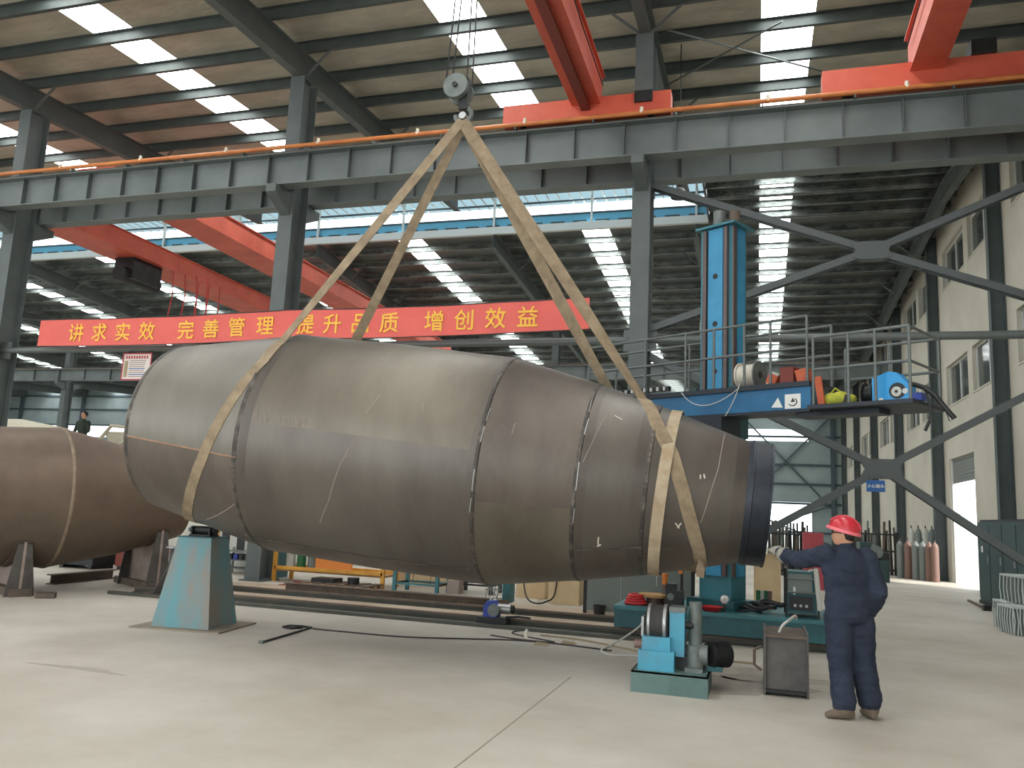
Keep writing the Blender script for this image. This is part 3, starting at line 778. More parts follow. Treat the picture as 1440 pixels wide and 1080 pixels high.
def saddle(s, r, label):
    c = TO + TD * s; o = thing('tank_saddle', label, 'saddle', (c.x, c.y, 0), TA, 'saddles under the rusty tank')
    # local x along the tank, y across; curved wear plate, web, gussets, foot
    poly = []; k = 16; W = 1.0
    a0 = math.radians(-90 - 52); a1 = math.radians(-90 + 52); pts = []
    for i in range(k + 1):
        a = a0 + (a1 - a0) * i / k; pts.append(((r + .02) * math.cos(a), c.z + (r + .02) * math.sin(a)))
    mb = MB(); top = pts
    for i in range(k):
        (y0, z0), (y1, z1) = pts[i], pts[i + 1]
        mb.add([(-.02, y0, .12), (.02, y0, .12), (.02, y0, z0), (-.02, y0, z0), (-.02, y1, .12), (.02, y1, .12), (.02, y1, z1), (-.02, y1, z1)],
               [(0, 1, 2, 3), (7, 6, 5, 4), (0, 4, 5, 1), (1, 5, 6, 2), (2, 6, 7, 3), (3, 7, 4, 0)])
    mb.build('web', 'saddle_pale', o)
    wp = MB().ribbon([(0, y, z) for y, z in pts], [(0, -y, c.z - z) for y, z in pts], .26, .015); wp.build('wear_plate', 'rail_rust', o)
    y0 = pts[0][0]
    for sg_ in (-1, 1):
        yy = sg_ * abs(y0) * .98
        zt = pts[0][1]
        MB().add([(-.22, yy - .012, 0), (.22, yy - .012, 0), (.10, yy - .012, zt - .03), (-.10, yy - .012, zt - .03), (-.22, yy + .012, 0), (.22, yy + .012, 0), (.10, yy + .012, zt - .03), (-.10, yy + .012, zt - .03)],
                 [(0, 1, 2, 3), (7, 6, 5, 4), (0, 4, 5, 1), (1, 5, 6, 2), (2, 6, 7, 3), (3, 7, 4, 0)]).build('gusset', 'box_rust', o)
    MB().box((-.16, -1.0, 0), (.16, 1.0, .12)).build('foot_beam', 'rail_rust', o)
    return o
saddle(-.55, 1.17, 'rusty saddle with curved plate under the brown tank, nearest the left edge')
saddle(1.75, .825, 'rusty saddle under the narrow end of the brown tank, behind the teal stand')
bm = thing('steel_beam', 'long rusty steel beam lying on the floor under the brown tank', 'beam', tuple((onZ(70, 822) + onZ(158, 813)) / 2), math.atan2((onZ(158, 813) - onZ(70, 822)).y, (onZ(158, 813) - onZ(70, 822)).x))
MB().box((-.85, -.09, 0), (.85, .09, .02)).build('bottom_flange', 'rail_rust', bm)
MB().box((-.85, -.09, .16), (.85, .09, .18)).build('top_flange', 'rail_rust', bm)
MB().box((-.85, -.008, .02), (.85, .008, .16)).build('web', 'rail_rust', bm)
tb = thing('steel_tube_offcut', 'short hollow square steel tube on the floor by the tank saddle', 'tube', tuple(onZ(64, 841)), math.radians(35))
w_, h_ = .08, .09
MB().box((-.14, -w_, 0), (.14, -w_ + .012, h_)).box((-.14, w_ - .012, 0), (.14, w_, h_)).box((-.14, -w_, 0), (.14, w_, .012)).box((-.14, -w_, h_ - .012), (.14, w_, h_)).build('tube_wall', 'rail_rust', tb)
# round base stand behind the teal stand
rs = thing('round_base_stand', 'small brown tripod stand on a round plate left of the teal stand', 'stand', tuple(onZ(214, 836) + Vector((.25, .1, 0))))
MB().cyl((0, 0, 0), (0, 0, .03), .42, 30).build('base_plate', 'rail_rust', rs, True)
MB().cyl((0, 0, .03), (0, 0, .8), .05, 12).build('post', 'box_rust', rs, True)
for k in range(3):
    a = k * 2.1 + .3
    g = Matrix.Rotation(a, 4, 'Z')
    MB().prism([(.05, .03), (.34, .03), (.05, .5)], -.01, .01, g).build('gusset', 'box_rust', rs)
MB().cyl((0, 0, .8), (0, 0, .83), .12, 16).build('top_plate', 'silver', rs, True)

# cream drum and man working behind the brown tank
cd = thing('cream_drum', 'cream painted mixer drum on a cradle behind the brown tank', 'drum', (-26.4, 23.0, 0))
MB().lathe([(-5.5, .9), (-3.5, 1.25), (1.2, 1.25), (2.6, 1.05), (3.1, .98)], (-26.4, 23.0, 2.93), (1, -.05, 0), 48).build('shell', 'cream_tank', cd, True, True)
MB().lathe([(-5.5, .9), (-5.55, .001)], (-26.4, 23.0, 2.93), (1, -.05, 0), 48).build('end_plate', 'cream_tank', cd, True, True)
MB().lathe([(3.1, .98), (3.14, .001)], (-26.4, 23.0, 2.93), (1, -.05, 0), 48).build('end_plate', 'cream_tank', cd, True, True)
for x in (-29.5, -24.6):
    MB().box((x - .15, 22.2, 0), (x + .15, 23.8, 1.65)).build('cradle', 'box_rust', cd, world=True)
cf = thing('hopper_frame', 'cream painted feed hopper frame standing beside the cream drum', 'hopper', (-20.3, 22.9, 0))
for (dx, dy) in ((-.7, -.5), (.9, -.5), (-.7, .5), (.9, .5)):
    MB().bar((dx, dy, 0), (dx * .8, dy * .8, 3.2), .1, .1).build('leg', 'cream_tank', cf)
MB().frustum((.0, 0, 3.2), 1.0, .7, 1.6, 1.0, .55).build('hopper', 'cream_tank', cf)
MB().tube([(-.9, -.5, 3.5), (-.5, -.5, 3.95), (.3, -.5, 3.9), (.9, -.5, 3.6), (1.2, -.5, 3.3)], .06).build('chute_rail', 'cream_tank', cf, True)
MB().bar((-.2, -.55, 3.2), (.6, -.55, 3.75), .12, .06).build('chute_brace', 'cream_tank', cf)
wpf = thing('work_platform', 'steel work platform carrying the man beside the cream drum', 'platform', (-20.85, 21.3, 0))
MB().box((-.8, -.5, 2.44), (.8, .5, 2.5)).build('deck', 'box_rust', wpf)
for (dx, dy) in ((-.75, -.45), (.75, -.45), (-.75, .45), (.75, .45)): MB().box((dx - .04, dy - .04, 0), (dx + .04, dy + .04, 2.44)).build('leg', 'box_rust', wpf)

# ================================================================== PEOPLE
def ell_ring(c, d, a, b, up, n=18):
    d = Vector(d).normalized(); up = Vector(up); u = (up - d * up.dot(d)).normalized(); w = d.cross(u)
    return [Vector(c) + u * (a * math.cos(2 * PI * i / n)) + w * (b * math.sin(2 * PI * i / n)) for i in range(n)]
def loft(mb, rings):
    n = len(rings[0]); vs = sum(rings, []); k = len(rings)
    fs = [(i * n + j, i * n + (j + 1) % n, (i + 1) * n + (j + 1) % n, (i + 1) * n + j) for i in range(k - 1) for j in range(n)]
    fs += [tuple(range(n - 1, -1, -1)), tuple(range((k - 1) * n, k * n))]
    return mb.add(vs, fs)
def limb(mb, pts, rad, up=(0, 1, 0), n=16):
    """tapered limb through joints, rad: list of (a, b)"""
    pts = [Vector(p) for p in pts]; rings = []; k = len(pts)
    for i in range(k):
        d = pts[min(i + 1, k - 1)] - pts[max(i - 1, 0)]
        rings.append(ell_ring(pts[i], d, rad[i][0], rad[i][1], up, n))
    loft(mb, rings)
    mb.sphere(pts[0], min(rad[0]) * .98, 12, 8); mb.sphere(pts[-1], min(rad[-1]) * .98, 12, 8)
    return mb
def remesh(mb, vox, name, mats, chooser, parent, smooth_it=6, root=None):
    me = mb.mesh(name, None, False, root); o = bpy.data.objects.new(name, me); COL.objects.link(o)
    r = o.modifiers.new('r', 'REMESH'); r.mode = 'VOXEL'; r.voxel_size = vox; r.use_smooth_shade = True
    s = o.modifiers.new('s', 'SMOOTH'); s.iterations = smooth_it; s.factor = .5
    dg = bpy.context.evaluated_depsgraph_get(); dg.update()
    me2 = bpy.data.meshes.new_from_object(o.evaluated_get(dg)); o.modifiers.clear(); o.data = me2; me2.name = name; bpy.data.meshes.remove(me)
    me2.materials.clear()
    for m in mats: me2.materials.append(MATS[m])
    for p in me2.polygons:
        p.use_smooth = True; p.material_index = chooser(p.center + (Vector(root) if root is not None else Vector()))
    o.parent = parent
    return o
from mathutils import noise as mnoise
def folds(o, idx, amp=.010):
    """cloth folds: push the vertices of one material in and out along their normals"""
    me = o.data; sel = set()
    for p in me.polygons:
        if p.material_index == idx: sel.update(p.vertices)
    for i in sel:
        v = me.vertices[i]; c = v.co
        a = mnoise.noise(Vector((c.x * 7, c.y * 7, c.z * 11))) + .7 * mnoise.noise(Vector((c.x * 11 + 5, c.y * 11, c.z * 26)))
        v.co = c + v.normal * (a * amp)
    me.update()
def hand(mb, wrist, d, palm_n, curl=.5, size=1.0):
    """gloved hand: palm, four fingers of different length, thumb from the side of the palm"""
    wrist = Vector(wrist); d = Vector(d).normalized(); pn = Vector(palm_n); pn = (pn - d * pn.dot(d)).normalized(); side = d.cross(pn)
    loft(mb, [ell_ring(wrist + d * t * size, d, a * size, b * size, side, 14) for t, a, b in ((-.02, .034, .026), (.02, .038, .024), (.06, .046, .022), (.095, .046, .018))])
    for k, (off, L) in enumerate(((-.034, .070), (-.011, .082), (.012, .078), (.034, .062))):
        p = wrist + (d * .092 + side * off) * size; q = d.copy(); pts = [p - d * .02 * size]; rr = []
        for j in range(4):
            pts.append(p.copy()); q = (q * math.cos(curl * .55) + pn * math.sin(curl * .55)).normalized(); p = p + q * (L / 3.2) * size
        for a, b in zip(pts, pts[1:]): mb.cyl(a, b, .0105 * size, 10)
        for a in pts: mb.sphere(a, .0105 * size, 10, 6)
    p = wrist + (d * .03 - side * .04) * size; q = (d * .6 - side * .75 + pn * .2).normalized()
    p2 = p + q * .045 * size; p3 = p2 + (d * .8 - side * .25 + pn * .5).normalized() * .035 * size
    for a, b in ((p - q * .02 * size, p2), (p2, p3)): mb.cyl(a, b, .0125 * size, 10); mb.sphere(b, .0125 * size, 10, 6)
    return mb

# ---- worker at the narrow end
WR = Vector((.83, 8.27, 0))
wk = thing('person', 'worker in navy coverall and red hard hat, seen from behind, touching the collar', 'person', tuple(WR))
fdir = Vector((-.34, .94, 0)).normalized(); ldir = Vector((-fdir.y, fdir.x, 0))     # ldir: his left
b = MB()
tors = [((.80, 8.27, .84), .200, .145), ((.80, 8.27, .94), .218, .158), ((.80, 8.265, 1.04), .222, .155), ((.80, 8.265, 1.10), .210, .145), ((.795, 8.26, 1.20), .222, .150), ((.79, 8.26, 1.32), .232, .148), ((.79, 8.262, 1.42), .215, .125), ((.79, 8.265, 1.485), .125, .085), ((.785, 8.265, 1.52), .062, .062)]
loft(b, [ell_ring(c, (0, 0, 1), a, bb, ldir, 24) for c, a, bb in tors])
LS = Vector((.79, 8.262, 1.425)) + ldir * .185; RS = Vector((.79, 8.262, 1.425)) - ldir * .185
LE = onY(1122, 787, 8.52); LW = onY(1098, 779, 8.80)
limb(b, [LS, LS.lerp(LE, .5), LE, LE.lerp(LW, .5), LW], [(.098, .098), (.090, .088), (.080, .078), (.076, .072), (.070, .066)], (0, 0, 1))
RE = Vector((1.06, 8.24, 1.12)); RW = Vector((1.00, 8.44, .92))
limb(b, [RS, RS.lerp(RE, .5), RE, RE.lerp(RW, .5), RW], [(.098, .096), (.090, .086), (.082, .078), (.074, .07), (.064, .06)], (0, 1, 0))
LH = Vector((.80, 8.27, .90)) + ldir * .095; RH = Vector((.80, 8.27, .90)) - ldir * .095
LK = Vector((.715, 8.26, .49)); LA = Vector((.745, 8.20, .085)); RK = Vector((.925, 8.34, .49)); RA = Vector((.975, 8.35, .085))
limb(b, [LH, LH.lerp(LK, .5), LK, LK.lerp(LA, .5), LA.lerp(LK, .12), LA], [(.128, .132), (.124, .124), (.108, .108), (.102, .104), (.104, .108), (.080, .082)], (0, 1, 0))
limb(b, [RH, RH.lerp(RK, .5), RK, RK.lerp(RA, .5), RA.lerp(RK, .12), RA], [(.128, .132), (.124, .124), (.108, .108), (.102, .104), (.104, .108), (.080, .082)], (0, 1, 0))
# shoes
for A, td in ((LA, Vector((-.86, -.12, 0))), (RA, Vector((-.30, .92, 0)))):
    td.normalize(); base = Vector((A.x, A.y, 0))
    loft(b, [ell_ring(base + td * t + Vector((0, 0, z)), td, hz, wv, (0, 0, 1), 14) for t, z, hz, wv in ((-.085, .045, .04, .034), (-.03, .055, .052, .042), (.06, .046, .043, .048), (.13, .036, .033, .046), (.17, .028, .024, .03))])
# neck and head (profile turned to his left)
hd = Vector((-.90, .36, 0)).normalized(); hs = Vector((-hd.y, hd.x, 0)); HC = Vector((.765, 8.255, 1.625))
limb(b, [(.785, 8.265, 1.47), (.775, 8.26, 1.56)], [(.058, .058), (.058, .058)])
Mh = Matrix((hd, hs, Vector((0, 0, 1)))).transposed()
b.sphere(HC, 1, 22, 16, (.098, .078, .118), Mh)
b.sphere(HC + hd * .035 + Vector((0, 0, -.065)), 1, 16, 10, (.062, .055, .055), Mh)          # jaw
loft(b, [ell_ring(HC + hd * (.085 + t) + Vector((0, 0, z)), hd + Vector((0, 0, -.4)), a, bb, (0, 0, 1), 10) for t, z, a, bb in ((-.01, .012, .02, .012), (.012, -.012, .018, .015), (.026, -.028, .012, .013))])   # nose
b.sphere(HC + hd * .088 + Vector((0, 0, -.055)), 1, 10, 8, (.016, .026, .010), Mh)           # lips
for sgn in (-1, 1):
    b.sphere(HC - hd * .012 + hs * (.078 * sgn) + Vector((0, 0, -.008)), 1, 10, 8, (.022, .012, .034), Mh)   # ears
def pick(c):
    if c.z > 1.525 or (c - HC).length < .12: return 1
    if c.z < .088 : return 2
    return 0
body = remesh(b, .014, 'body', ['coverall', 'skin', 'shoe'], pick, wk, 5, WR); folds(body, 0, .011)
# eyes, hair under the hat, collar, helmet, gloves
for sgn in (-1, 1):
    MB().sphere(HC + hd * .083 + hs * (.033 * sgn) + Vector((0, 0, .012)), .011, 10, 8).build('eye', 'hair', wk, True, True)
MB().sphere(HC - hd * .022 + Vector((0, 0, .012)), 1, 20, 14, (.090, .082, .098), Mh).build('hair', 'hair', wk, True, True)
MB().lathe([(0, .078), (.045, .073), (.05, .068), (.0, .068)], (.785, 8.263, 1.492), (-.08, .02, 1), 22).build('collar', 'coverall', wk, True, True)
tilt = (Vector((0, 0, 1)) + hd * -.26).normalized()
Th = Matrix((hd - tilt * hd.dot(tilt), hs, tilt)); Th[0].normalize(); Th = Th.transposed()
HB = HC + Vector((0, 0, .030)) - hd * .006
hp_ = MB(); rings = []
for t in range(9):
    a = PI / 2 * t / 8; rings.append([HB + Th @ Vector((.145 * math.cos(a) * math.cos(p), .115 * math.cos(a) * math.sin(p), .128 * math.sin(a) + .004)) for p in [2 * PI * i / 28 for i in range(28)]])
loft(hp_, rings)
hat = hp_.build('hard_hat', 'helmet_red', wk, True, True)
rm_ = MB(); loft(rm_, [[HB + Th @ Vector(((r_ * 1.0 + (.012 if math.cos(p) > 0 else .002) * max(0, math.cos(p)) * e) * math.cos(p), (r_ - .030) * math.sin(p), z_)) for p in [2 * PI * i / 28 for i in range(28)]] for r_, z_, e in ((.146, .016, 0), (.153, .004, 1), (.152, -.012, 1), (.143, -.008, 0))])
rim = rm_.build('brim', 'helmet_rim', hat, True); rim.data.transform(Matrix.Translation(-WR))
rd = MB().tube([HB + Th @ Vector((.150 * math.cos(a), 0, .133 * math.sin(a) + .004)) for a in [PI * (.12 + .76 * i / 10) for i in range(11)]], .010, 8).build('ridge', 'helmet_red', hat, True); rd.data.transform(Matrix.Translation(-WR))
gl = MB(); hand(gl, LW, onY(1084, 766, 9.0) - LW, (-.2, .9, -.3), .9, 1.5)
limb(gl, [LW + (LE - LW).normalized() * .07, LW + (LE - LW).normalized() * .02, LW], [(.082, .078), (.070, .066), (.050, .044)], (0, 0, 1))
remesh(gl, .0055, 'glove', ['glove'], lambda c: 0, wk, 3, WR)
gr = MB(); hand(gr, RW, Vector((-.3, .55, -.5)), (-.8, .2, .3), .7, 1.08)
limb(gr, [RW + (RE - RW).normalized() * .06, RW], [(.056, .054), (.038, .032)], (0, 1, 0))
remesh(gr, .0055, 'glove', ['glove'], lambda c: 0, wk, 3, WR)
gs = MB().tube([HC + hd * .09 + hs * .05 + Vector((0, 0, .015)), HC + hd * .04 + hs * .082 + Vector((0, 0, .012)), HC - hd * .01 + hs * .09 + Vector((0, 0, .01))], .004, 6).build('glasses_arm', 'black', wk, True, True)

# ---- man on the platform behind the tanks
PR = Vector((-20.85, 21.25, 2.5))
pr = thing('person', 'distant dark-haired man in dark green shirt beside the cream drum', 'person', tuple(PR))
b = MB()
def P_(x, y, z): return PR + Vector((x, y, z))
loft(b, [ell_ring(P_(0, 0, z), (0, 0, 1), a, bb, (1, 0, 0), 18) for z, a, bb in ((.86, .17, .12), (1.0, .17, .12), (1.15, .17, .12), (1.32, .21, .125), (1.44, .18, .10), (1.52, .06, .06))])
for sg_ in (-1, 1):
    limb(b, [P_(.2 * sg_, 0, 1.42), P_(.27 * sg_, -.03, 1.15), P_(.2 * sg_, -.25, .98)], [(.07, .07), (.055, .055), (.045, .045)])
    limb(b, [P_(.09 * sg_, 0, .9), P_(.1 * sg_, 0, .48), P_(.1 * sg_, 0, .06)], [(.10, .10), (.075, .075), (.055, .055)])
    loft(b, [ell_ring(P_(.1 * sg_, t, .04), (0, 1, 0), .038, .045, (0, 0, 1), 12) for t in (-.17, -.05, .09)])
limb(b, [P_(0, 0, 1.48), P_(0, -.01, 1.58)], [(.055, .055), (.055, .055)])
b.sphere(P_(0, -.01, 1.66), 1, 18, 12, (.078, .098, .118)); b.sphere(P_(0, -.11, 1.65), 1, 8, 6, (.014, .022, .02))
remesh(b, .02, 'body', ['green_shirt', 'skin', 'trousers'], lambda c: 1 if c.z - PR.z > 1.54 else (2 if c.z - PR.z < .92 else 0), pr, 4, PR)
MB().sphere(P_(0, .015, 1.695), 1, 16, 12, (.088, .10, .10)).build('hair', 'hair', pr, True, True)
# ================================================================== TRACKS AND WELDING MANIPULATOR
def track(y, x0, x1, label, h=.10):
    t = thing('floor_rail', label, 'rail', ((x0 + x1) / 2, y, 0), 0, 'manipulator floor rails')
    L = (x1 - x0) / 2
    MB().box((-L, -.07, 0), (L, .07, .016)).build('rail_foot', 'track_dark', t)
    MB().box((-L, -.012, .016), (L, .012, h - .03)).build('rail_web', 'track_dark', t)
    MB().box((-L, -.032, h - .03), (L, .032, h)).build('rail_head', 'rail_rust', t)
track(12.32, -10.5, 1.35, 'dark steel floor rail in front, running under the manipulator trolley')
track(13.62, -10.5, 1.35, 'dark steel floor rail at the back, running under the manipulator trolley')
cb = MB().box((-10.6, 11.78, 0), (-1.2, 11.9, .05)).build('steel_strip', 'track_dark'); recenter(cb); tag(cb, 'flat dark steel strip along the floor in front of the rails', 'strip')
bl = thing('steel_beam', 'rusty brown steel beam lying on the floor behind the rails', 'beam', (-6.7, 14.45, 0), math.radians(0))
MB().box((-2.1, -.08, 0), (2.1, .08, .015)).build('bottom_flange', 'rail_rust', bl)
MB().box((-2.1, -.08, .125), (2.1, .08, .14)).build('top_flange', 'rail_rust', bl)
MB().box((-2.1, -.008, .015), (2.1, .008, .125)).build('web', 'rail_rust', bl)
bl2 = thing('steel_angle', 'short brown steel angle leaning across the floor near the blue motor', 'angle', tuple(onZ(645, 853)), math.radians(42))
MB().box((0, -.05, 0), (1.0, .05, .012)).build('flange', 'rail_rust', bl2); MB().box((0, .038, .012), (1.0, .05, .11)).build('flange', 'rail_rust', bl2)

MX, MY, MRZ = -.50, 12.92, math.radians(-30)
mp = thing('welding_manipulator', 'blue column and boom welding manipulator on a teal rail trolley', 'manipulator', (MX, MY, 0), MRZ)
MI = Matrix.Rotation(-MRZ, 4, 'Z') @ Matrix.Translation((-MX, -MY, 0))
MF = MI.inverted()
def loc(p): return MI @ Vector(p)
def wb(a, b_, name, m):                      # axis-aligned in the world, child of the rotated root
    mb = MB().box(a, b_); mb.v = [tuple(MI @ Vector(v)) for v in mb.v]; return mb.build(name, m, mp)
wb((-1.98, 12.12, .13), (1.12, 13.80, .42), 'trolley', 'teal_dark')
wb((-1.99, 12.10, .38), (1.13, 13.82, .43), 'trolley_deck', 'teal')
for x in (-1.6, .8):
    for y in (12.32, 13.62):
        mb = MB().cyl((x, y - .06, .19), (x, y + .06, .19), .10, 18); mb.v = [tuple(MI @ Vector(v)) for v in mb.v]; mb.build('wheel', 'dark_metal', mp, True)
ztop = onY(1015, 321, 12.75).z
MB().box((-.40, -.34, .43), (.40, .34, .56)).build('turntable', 'teal_dark', mp)
MB().box((-.27, -.20, .56), (.27, .20, ztop)).build('mast', 'mast_teal', mp)
MB().box((-.14, -.235, .9), (.12, -.20, ztop - .02)).build('mast_panel', 'mast_blue', mp)
MB().box((.271, -.06, .9), (.285, .14, ztop - .02)).build('mast_panel', 'mast_blue', mp)
for (a, b_) in ((-.225, -.165), (.15, .21)):
    MB().box((a, -.26, .9), (b_, -.20, ztop - .02)).build('guide_rail', 'guide_brown', mp)
MB().box((-.262, -.25, .9), (-.235, -.20, ztop - .02)).build('guide_edge', 'mast_teal', mp)
MB().box((.272, -.205, .9), (.30, -.12, ztop - .02)).build('guide_rail', 'guide_brown', mp)
MB().box((-.34, -.30, ztop), (.36, .28, ztop + .035)).build('cap_plate', 'mast_teal', mp)
for py in (388, 455, 522):
    zc = onY(1008, py, 12.7).z
    MB().cyl((-.01, -.239, zc), (-.01, -.230, zc), .045, 18).build('mast_hole', 'black', mp, True)
MB().cyl((-.08, -.02, ztop + .035), (-.08, -.02, ztop + .34), .10, 16).build('lift_motor', 'gear_grey', mp, True)
MB().cyl((.2, -.02, ztop + .035), (.2, -.02, ztop + .28), .085, 16).build('gear_case', 'rail_rust', mp, True)
MB().tube([(-.285, -.12, ztop), (-.30, -.12, 5.2), (-.33, -.14, 4.7), (-.29, -.12, 4.2), (-.3, -.12, 3.9)], .022).build('cable', 'cable_tan', mp, True)
# boom (local x), in front of the mast
YF, YB = -.68, -.28
def bpt(px_, py_, yl=YF):
    """pixel on the vertical plane local y = yl"""
    d = ray(px_, py_); o = loc(EYE); dl = (MI.to_3x3() @ d); tt = (yl - o.y) / dl.y
    return o + dl * tt
bz1 = bpt(1060, 542).z; bz0 = bpt(1060, 589).z
bx1 = bpt(1139, 560).x; bx0 = -2.3
MB().box((bx0, YF + .02, bz0 + .10), (bx1, YB, bz1 - .07)).build('boom', 'boom_blue', mp)
MB().box((bx0, YF - .02, bz1 - .07), (bx1, YB + .02, bz1)).build('boom_top_flange', 'boom_dark', mp)
MB().box((bx0, YF - .0, bz0 + .06), (bx1, YB, bz0 + .10)).build('boom_bottom_flange', 'boom_dark', mp)
MB().box((-.42, YF - .04, bz0 - .22), (.42, -.20, bz0 + .06)).build('carriage', 'boom_dark', mp)
MB().box((-.40, -.30, bz0 - .2), (-.30, .05, bz1 + .1)).build('carriage_plate', 'teal_dark', mp)
MB().box((.30, -.30, bz0 - .2), (.40, .05, bz1 + .1)).build('carriage_plate', 'teal_dark', mp)
# signs on the boom
tri0, tri1, tri2 = bpt(1084, 573), bpt(1100, 573), bpt(1093, 559)
yy = YF + .018
MB().prism([(tri0.x, tri0.z), (tri1.x, tri1.z), (tri2.x, tri2.z)], yy - .004, yy).build('triangle_sticker', 'white_plain', mp)
q0, q1 = bpt(1103, 575), bpt(1125, 553)
MB().box((q0.x, yy - .004, q0.z), (q1.x, yy, q1.z)).build('square_sticker', 'white_plain', mp)
qc = Vector(((q0.x + q1.x) / 2, yy - .006, (q0.z + q1.z) / 2))
MB().tube([qc + Vector((.06 * math.cos(a), 0, -.01 + .05 * math.sin(a))) for a in [-2.6 + 3.6 * i / 12 for i in range(13)]], .007, 6).build('sticker_emblem', 'dark_metal', mp, True)
MB().prism([(qc.x - .03, qc.z - .01), (qc.x + .035, qc.z - .01), (qc.x + .005, qc.z + .05)], yy - .007, yy - .003).build('sticker_emblem', 'cable_dark', mp)
# end platform
pz = bpt(1235, 566).z; px0 = bpt(1146, 560).x; px1 = bpt(1292, 560).x
MB().box((px0 - .02, YF - .18, pz - .05), (px1, YB + .45, pz)).build('platform_deck', 'boom_dark', mp)
MB().box((px0 - .3, YF + .05, pz - .12), (px1 - .5, YB, pz - .05)).build('platform_bearer', 'boom_dark', mp)
HR_ = .90
def rail_run(pts, posts):
    for z in (HR_, HR_ * .52):
        MB().tube([Vector(p) + Vector((0, 0, z)) for p in pts], .020, 8).build('guard_rail', 'rail_grey', mp, True)
    for p in posts: MB().cyl(p, Vector(p) + Vector((0, 0, HR_)), .020, 8).build('guard_post', 'rail_grey', mp, True)
fx = lambda x: bpt(x, 540).x
rail_run([(bx0 + .1, YF + .03, bz1), (bx1 - .05, YF + .03, bz1)], [(v, YF + .03, bz1) for v in (bx0 + .1, fx(905), fx(962), fx(1002), fx(1045), fx(1082), bx1 - .05)])
rail_run([(bx0 + .1, YB + .35, bz1), (bx1 - .05, YB + .35, bz1)], [(v, YB + .35, bz1) for v in (bx0 + .1, fx(930), fx(990), bx1 - .05)])
rail_run([(px0 + .05, YF - .14, pz), (px1 - .04, YF - .14, pz), (px1 - .04, YB + .41, pz), (px0 + .05, YB + .41, pz)],
         [(px0 + .05, YF - .14, pz), (fx(1200), YF - .14, pz), (fx(1238), YF - .14, pz), (px1 - .04, YF - .14, pz), (px1 - .04, YB + .41, pz), (fx(1215), YB + .41, pz), (px0 + .05, YB + .41, pz)])
MB().box((bx0, YB, bz1 - .02), (bx1, YB + .4, bz1)).build('walkway', 'boom_dark', mp)
# drag chain on the boom tail
for k in range(22):
    MB().cbox((bx0 + .5 + .062 * k, YF - .06, bz1 + .06), (.045, .07, .06)).build('drag_chain_link', 'dark_metal' if k % 2 else 'silver', mp)
for (a, mid, c_) in (((958, 552), (985, 592), (1040, 545)), ((1040, 540), (1035, 560), (1020, 585))):
    A_, B_, C_ = bpt(*a, YF - .03), bpt(*mid, YF - .04), bpt(*c_, YF - .03)
    MB().tube([A_ * ((1 - t) ** 2) + B_ * (2 * t * (1 - t)) * 1.0 + C_ * t * t for t in [i / 12 for i in range(13)]], .006, 6).build('loose_wire', 'cable_white', mp, True)

# things standing on the boom and its platform
def on_boom(name, label, cat, lx, ly, lz, rz=0, group=None):
    p = MF @ Vector((lx, ly, lz)); return thing(name, label, cat, tuple(p), MRZ + rz, group)
cxr = bpt(1042, 522).x
o = on_boom('cable_reel', 'white cable reel lying on its side on the boom walkway', 'reel', cxr, YB - .12, bz1)
MB().cyl((-.15, 0, .20), (.12, 0, .20), .165, 26).build('drum', 'reel_white', o, True)
MB().cyl((.12, 0, .20), (.145, 0, .20), .20, 26).build('flange', 'gear_grey', o, True)
MB().cyl((-.17, 0, .20), (-.15, 0, .20), .20, 26).build('flange', 'reel_white', o, True)
MB().cyl((.145, 0, .20), (.15, 0, .20), .05, 14).build('hub', 'black', o, True)
for (x, w_, h_, tl, m, lab) in ((1072, .15, .15, 24, 'orange_box', 'orange carton tilted beside the white cable reel'), (1096, .20, .22, 0, 'maroon', 'dark maroon box on the boom walkway between orange cartons'), (1119, .16, .16, -12, 'orange_box', 'orange carton at the platform end of the boom walkway')):
    o = on_boom('carton', lab, 'box', bpt(x, 530).x, YB - .10, bz1 + .004, 0, 'cartons on the boom')
    Rx = Matrix.Rotation(math.radians(tl), 4, 'Y')
    hh = h_; dz = abs(math.sin(math.radians(tl))) * w_ / 2
    MB().box((-w_ / 2, -.1, 0), (w_ / 2, .1, hh), Matrix.Translation((0, 0, dz)) @ Rx).build('body', m, o)
    MB().box((-w_ / 2 - .004, -.104, hh), (w_ / 2 + .004, .104, hh + .03), Matrix.Translation((0, 0, dz)) @ Rx).build('lid', 'cyl_white' if tl > 0 else m, o)
o = on_boom('plank_offcut', 'orange wooden board leaning at the start of the boom platform', 'board', px0 + .10, YF + .1, pz)
MB().box((-.045, -.12, 0), (.045, -.09, .40), Matrix.Rotation(math.radians(-8), 4, 'Y')).build('board', 'orange_box', o)
MB().box((-.045, -.09, .0), (.03, .12, .06)).build('foot', 'maroon', o)
o = on_boom('tool_bag', 'yellow-green crumpled tool bag on the boom platform', 'bag', bpt(1174, 550).x, YF + .12, pz)
bgm = MB()
for (dx, dz, r_, sx) in ((-.10, .09, .10, 1.1), (.02, .10, .10, 1.3), (.13, .08, .08, 1.3)):
    bgm.sphere((dx, 0, dz), 1, 12, 8, (r_ * sx, .10, r_))
bgo = remesh(bgm, .012, 'sack', ['yellow_green'], lambda c: 0, o, 3)
MB().tube([(-.1, -.02, .17), (-.04, -.03, .24), (.03, -.02, .19)], .012).build('handle', 'yellow_green', o, True)
MB().box((.08, -.105, .06), (.12, -.095, .17), Matrix.Rotation(.3, 4, 'Y')).build('strap', 'dark_metal', o)
o = on_boom('wire_spool', 'black welding wire spool standing beside the blue wire feeder', 'spool', bpt(1214, 545).x, YF + .2, pz)
MB().cyl((-.05, 0, .15), (.05, 0, .15), .10, 20).build('core', 'dark_metal', o, True)
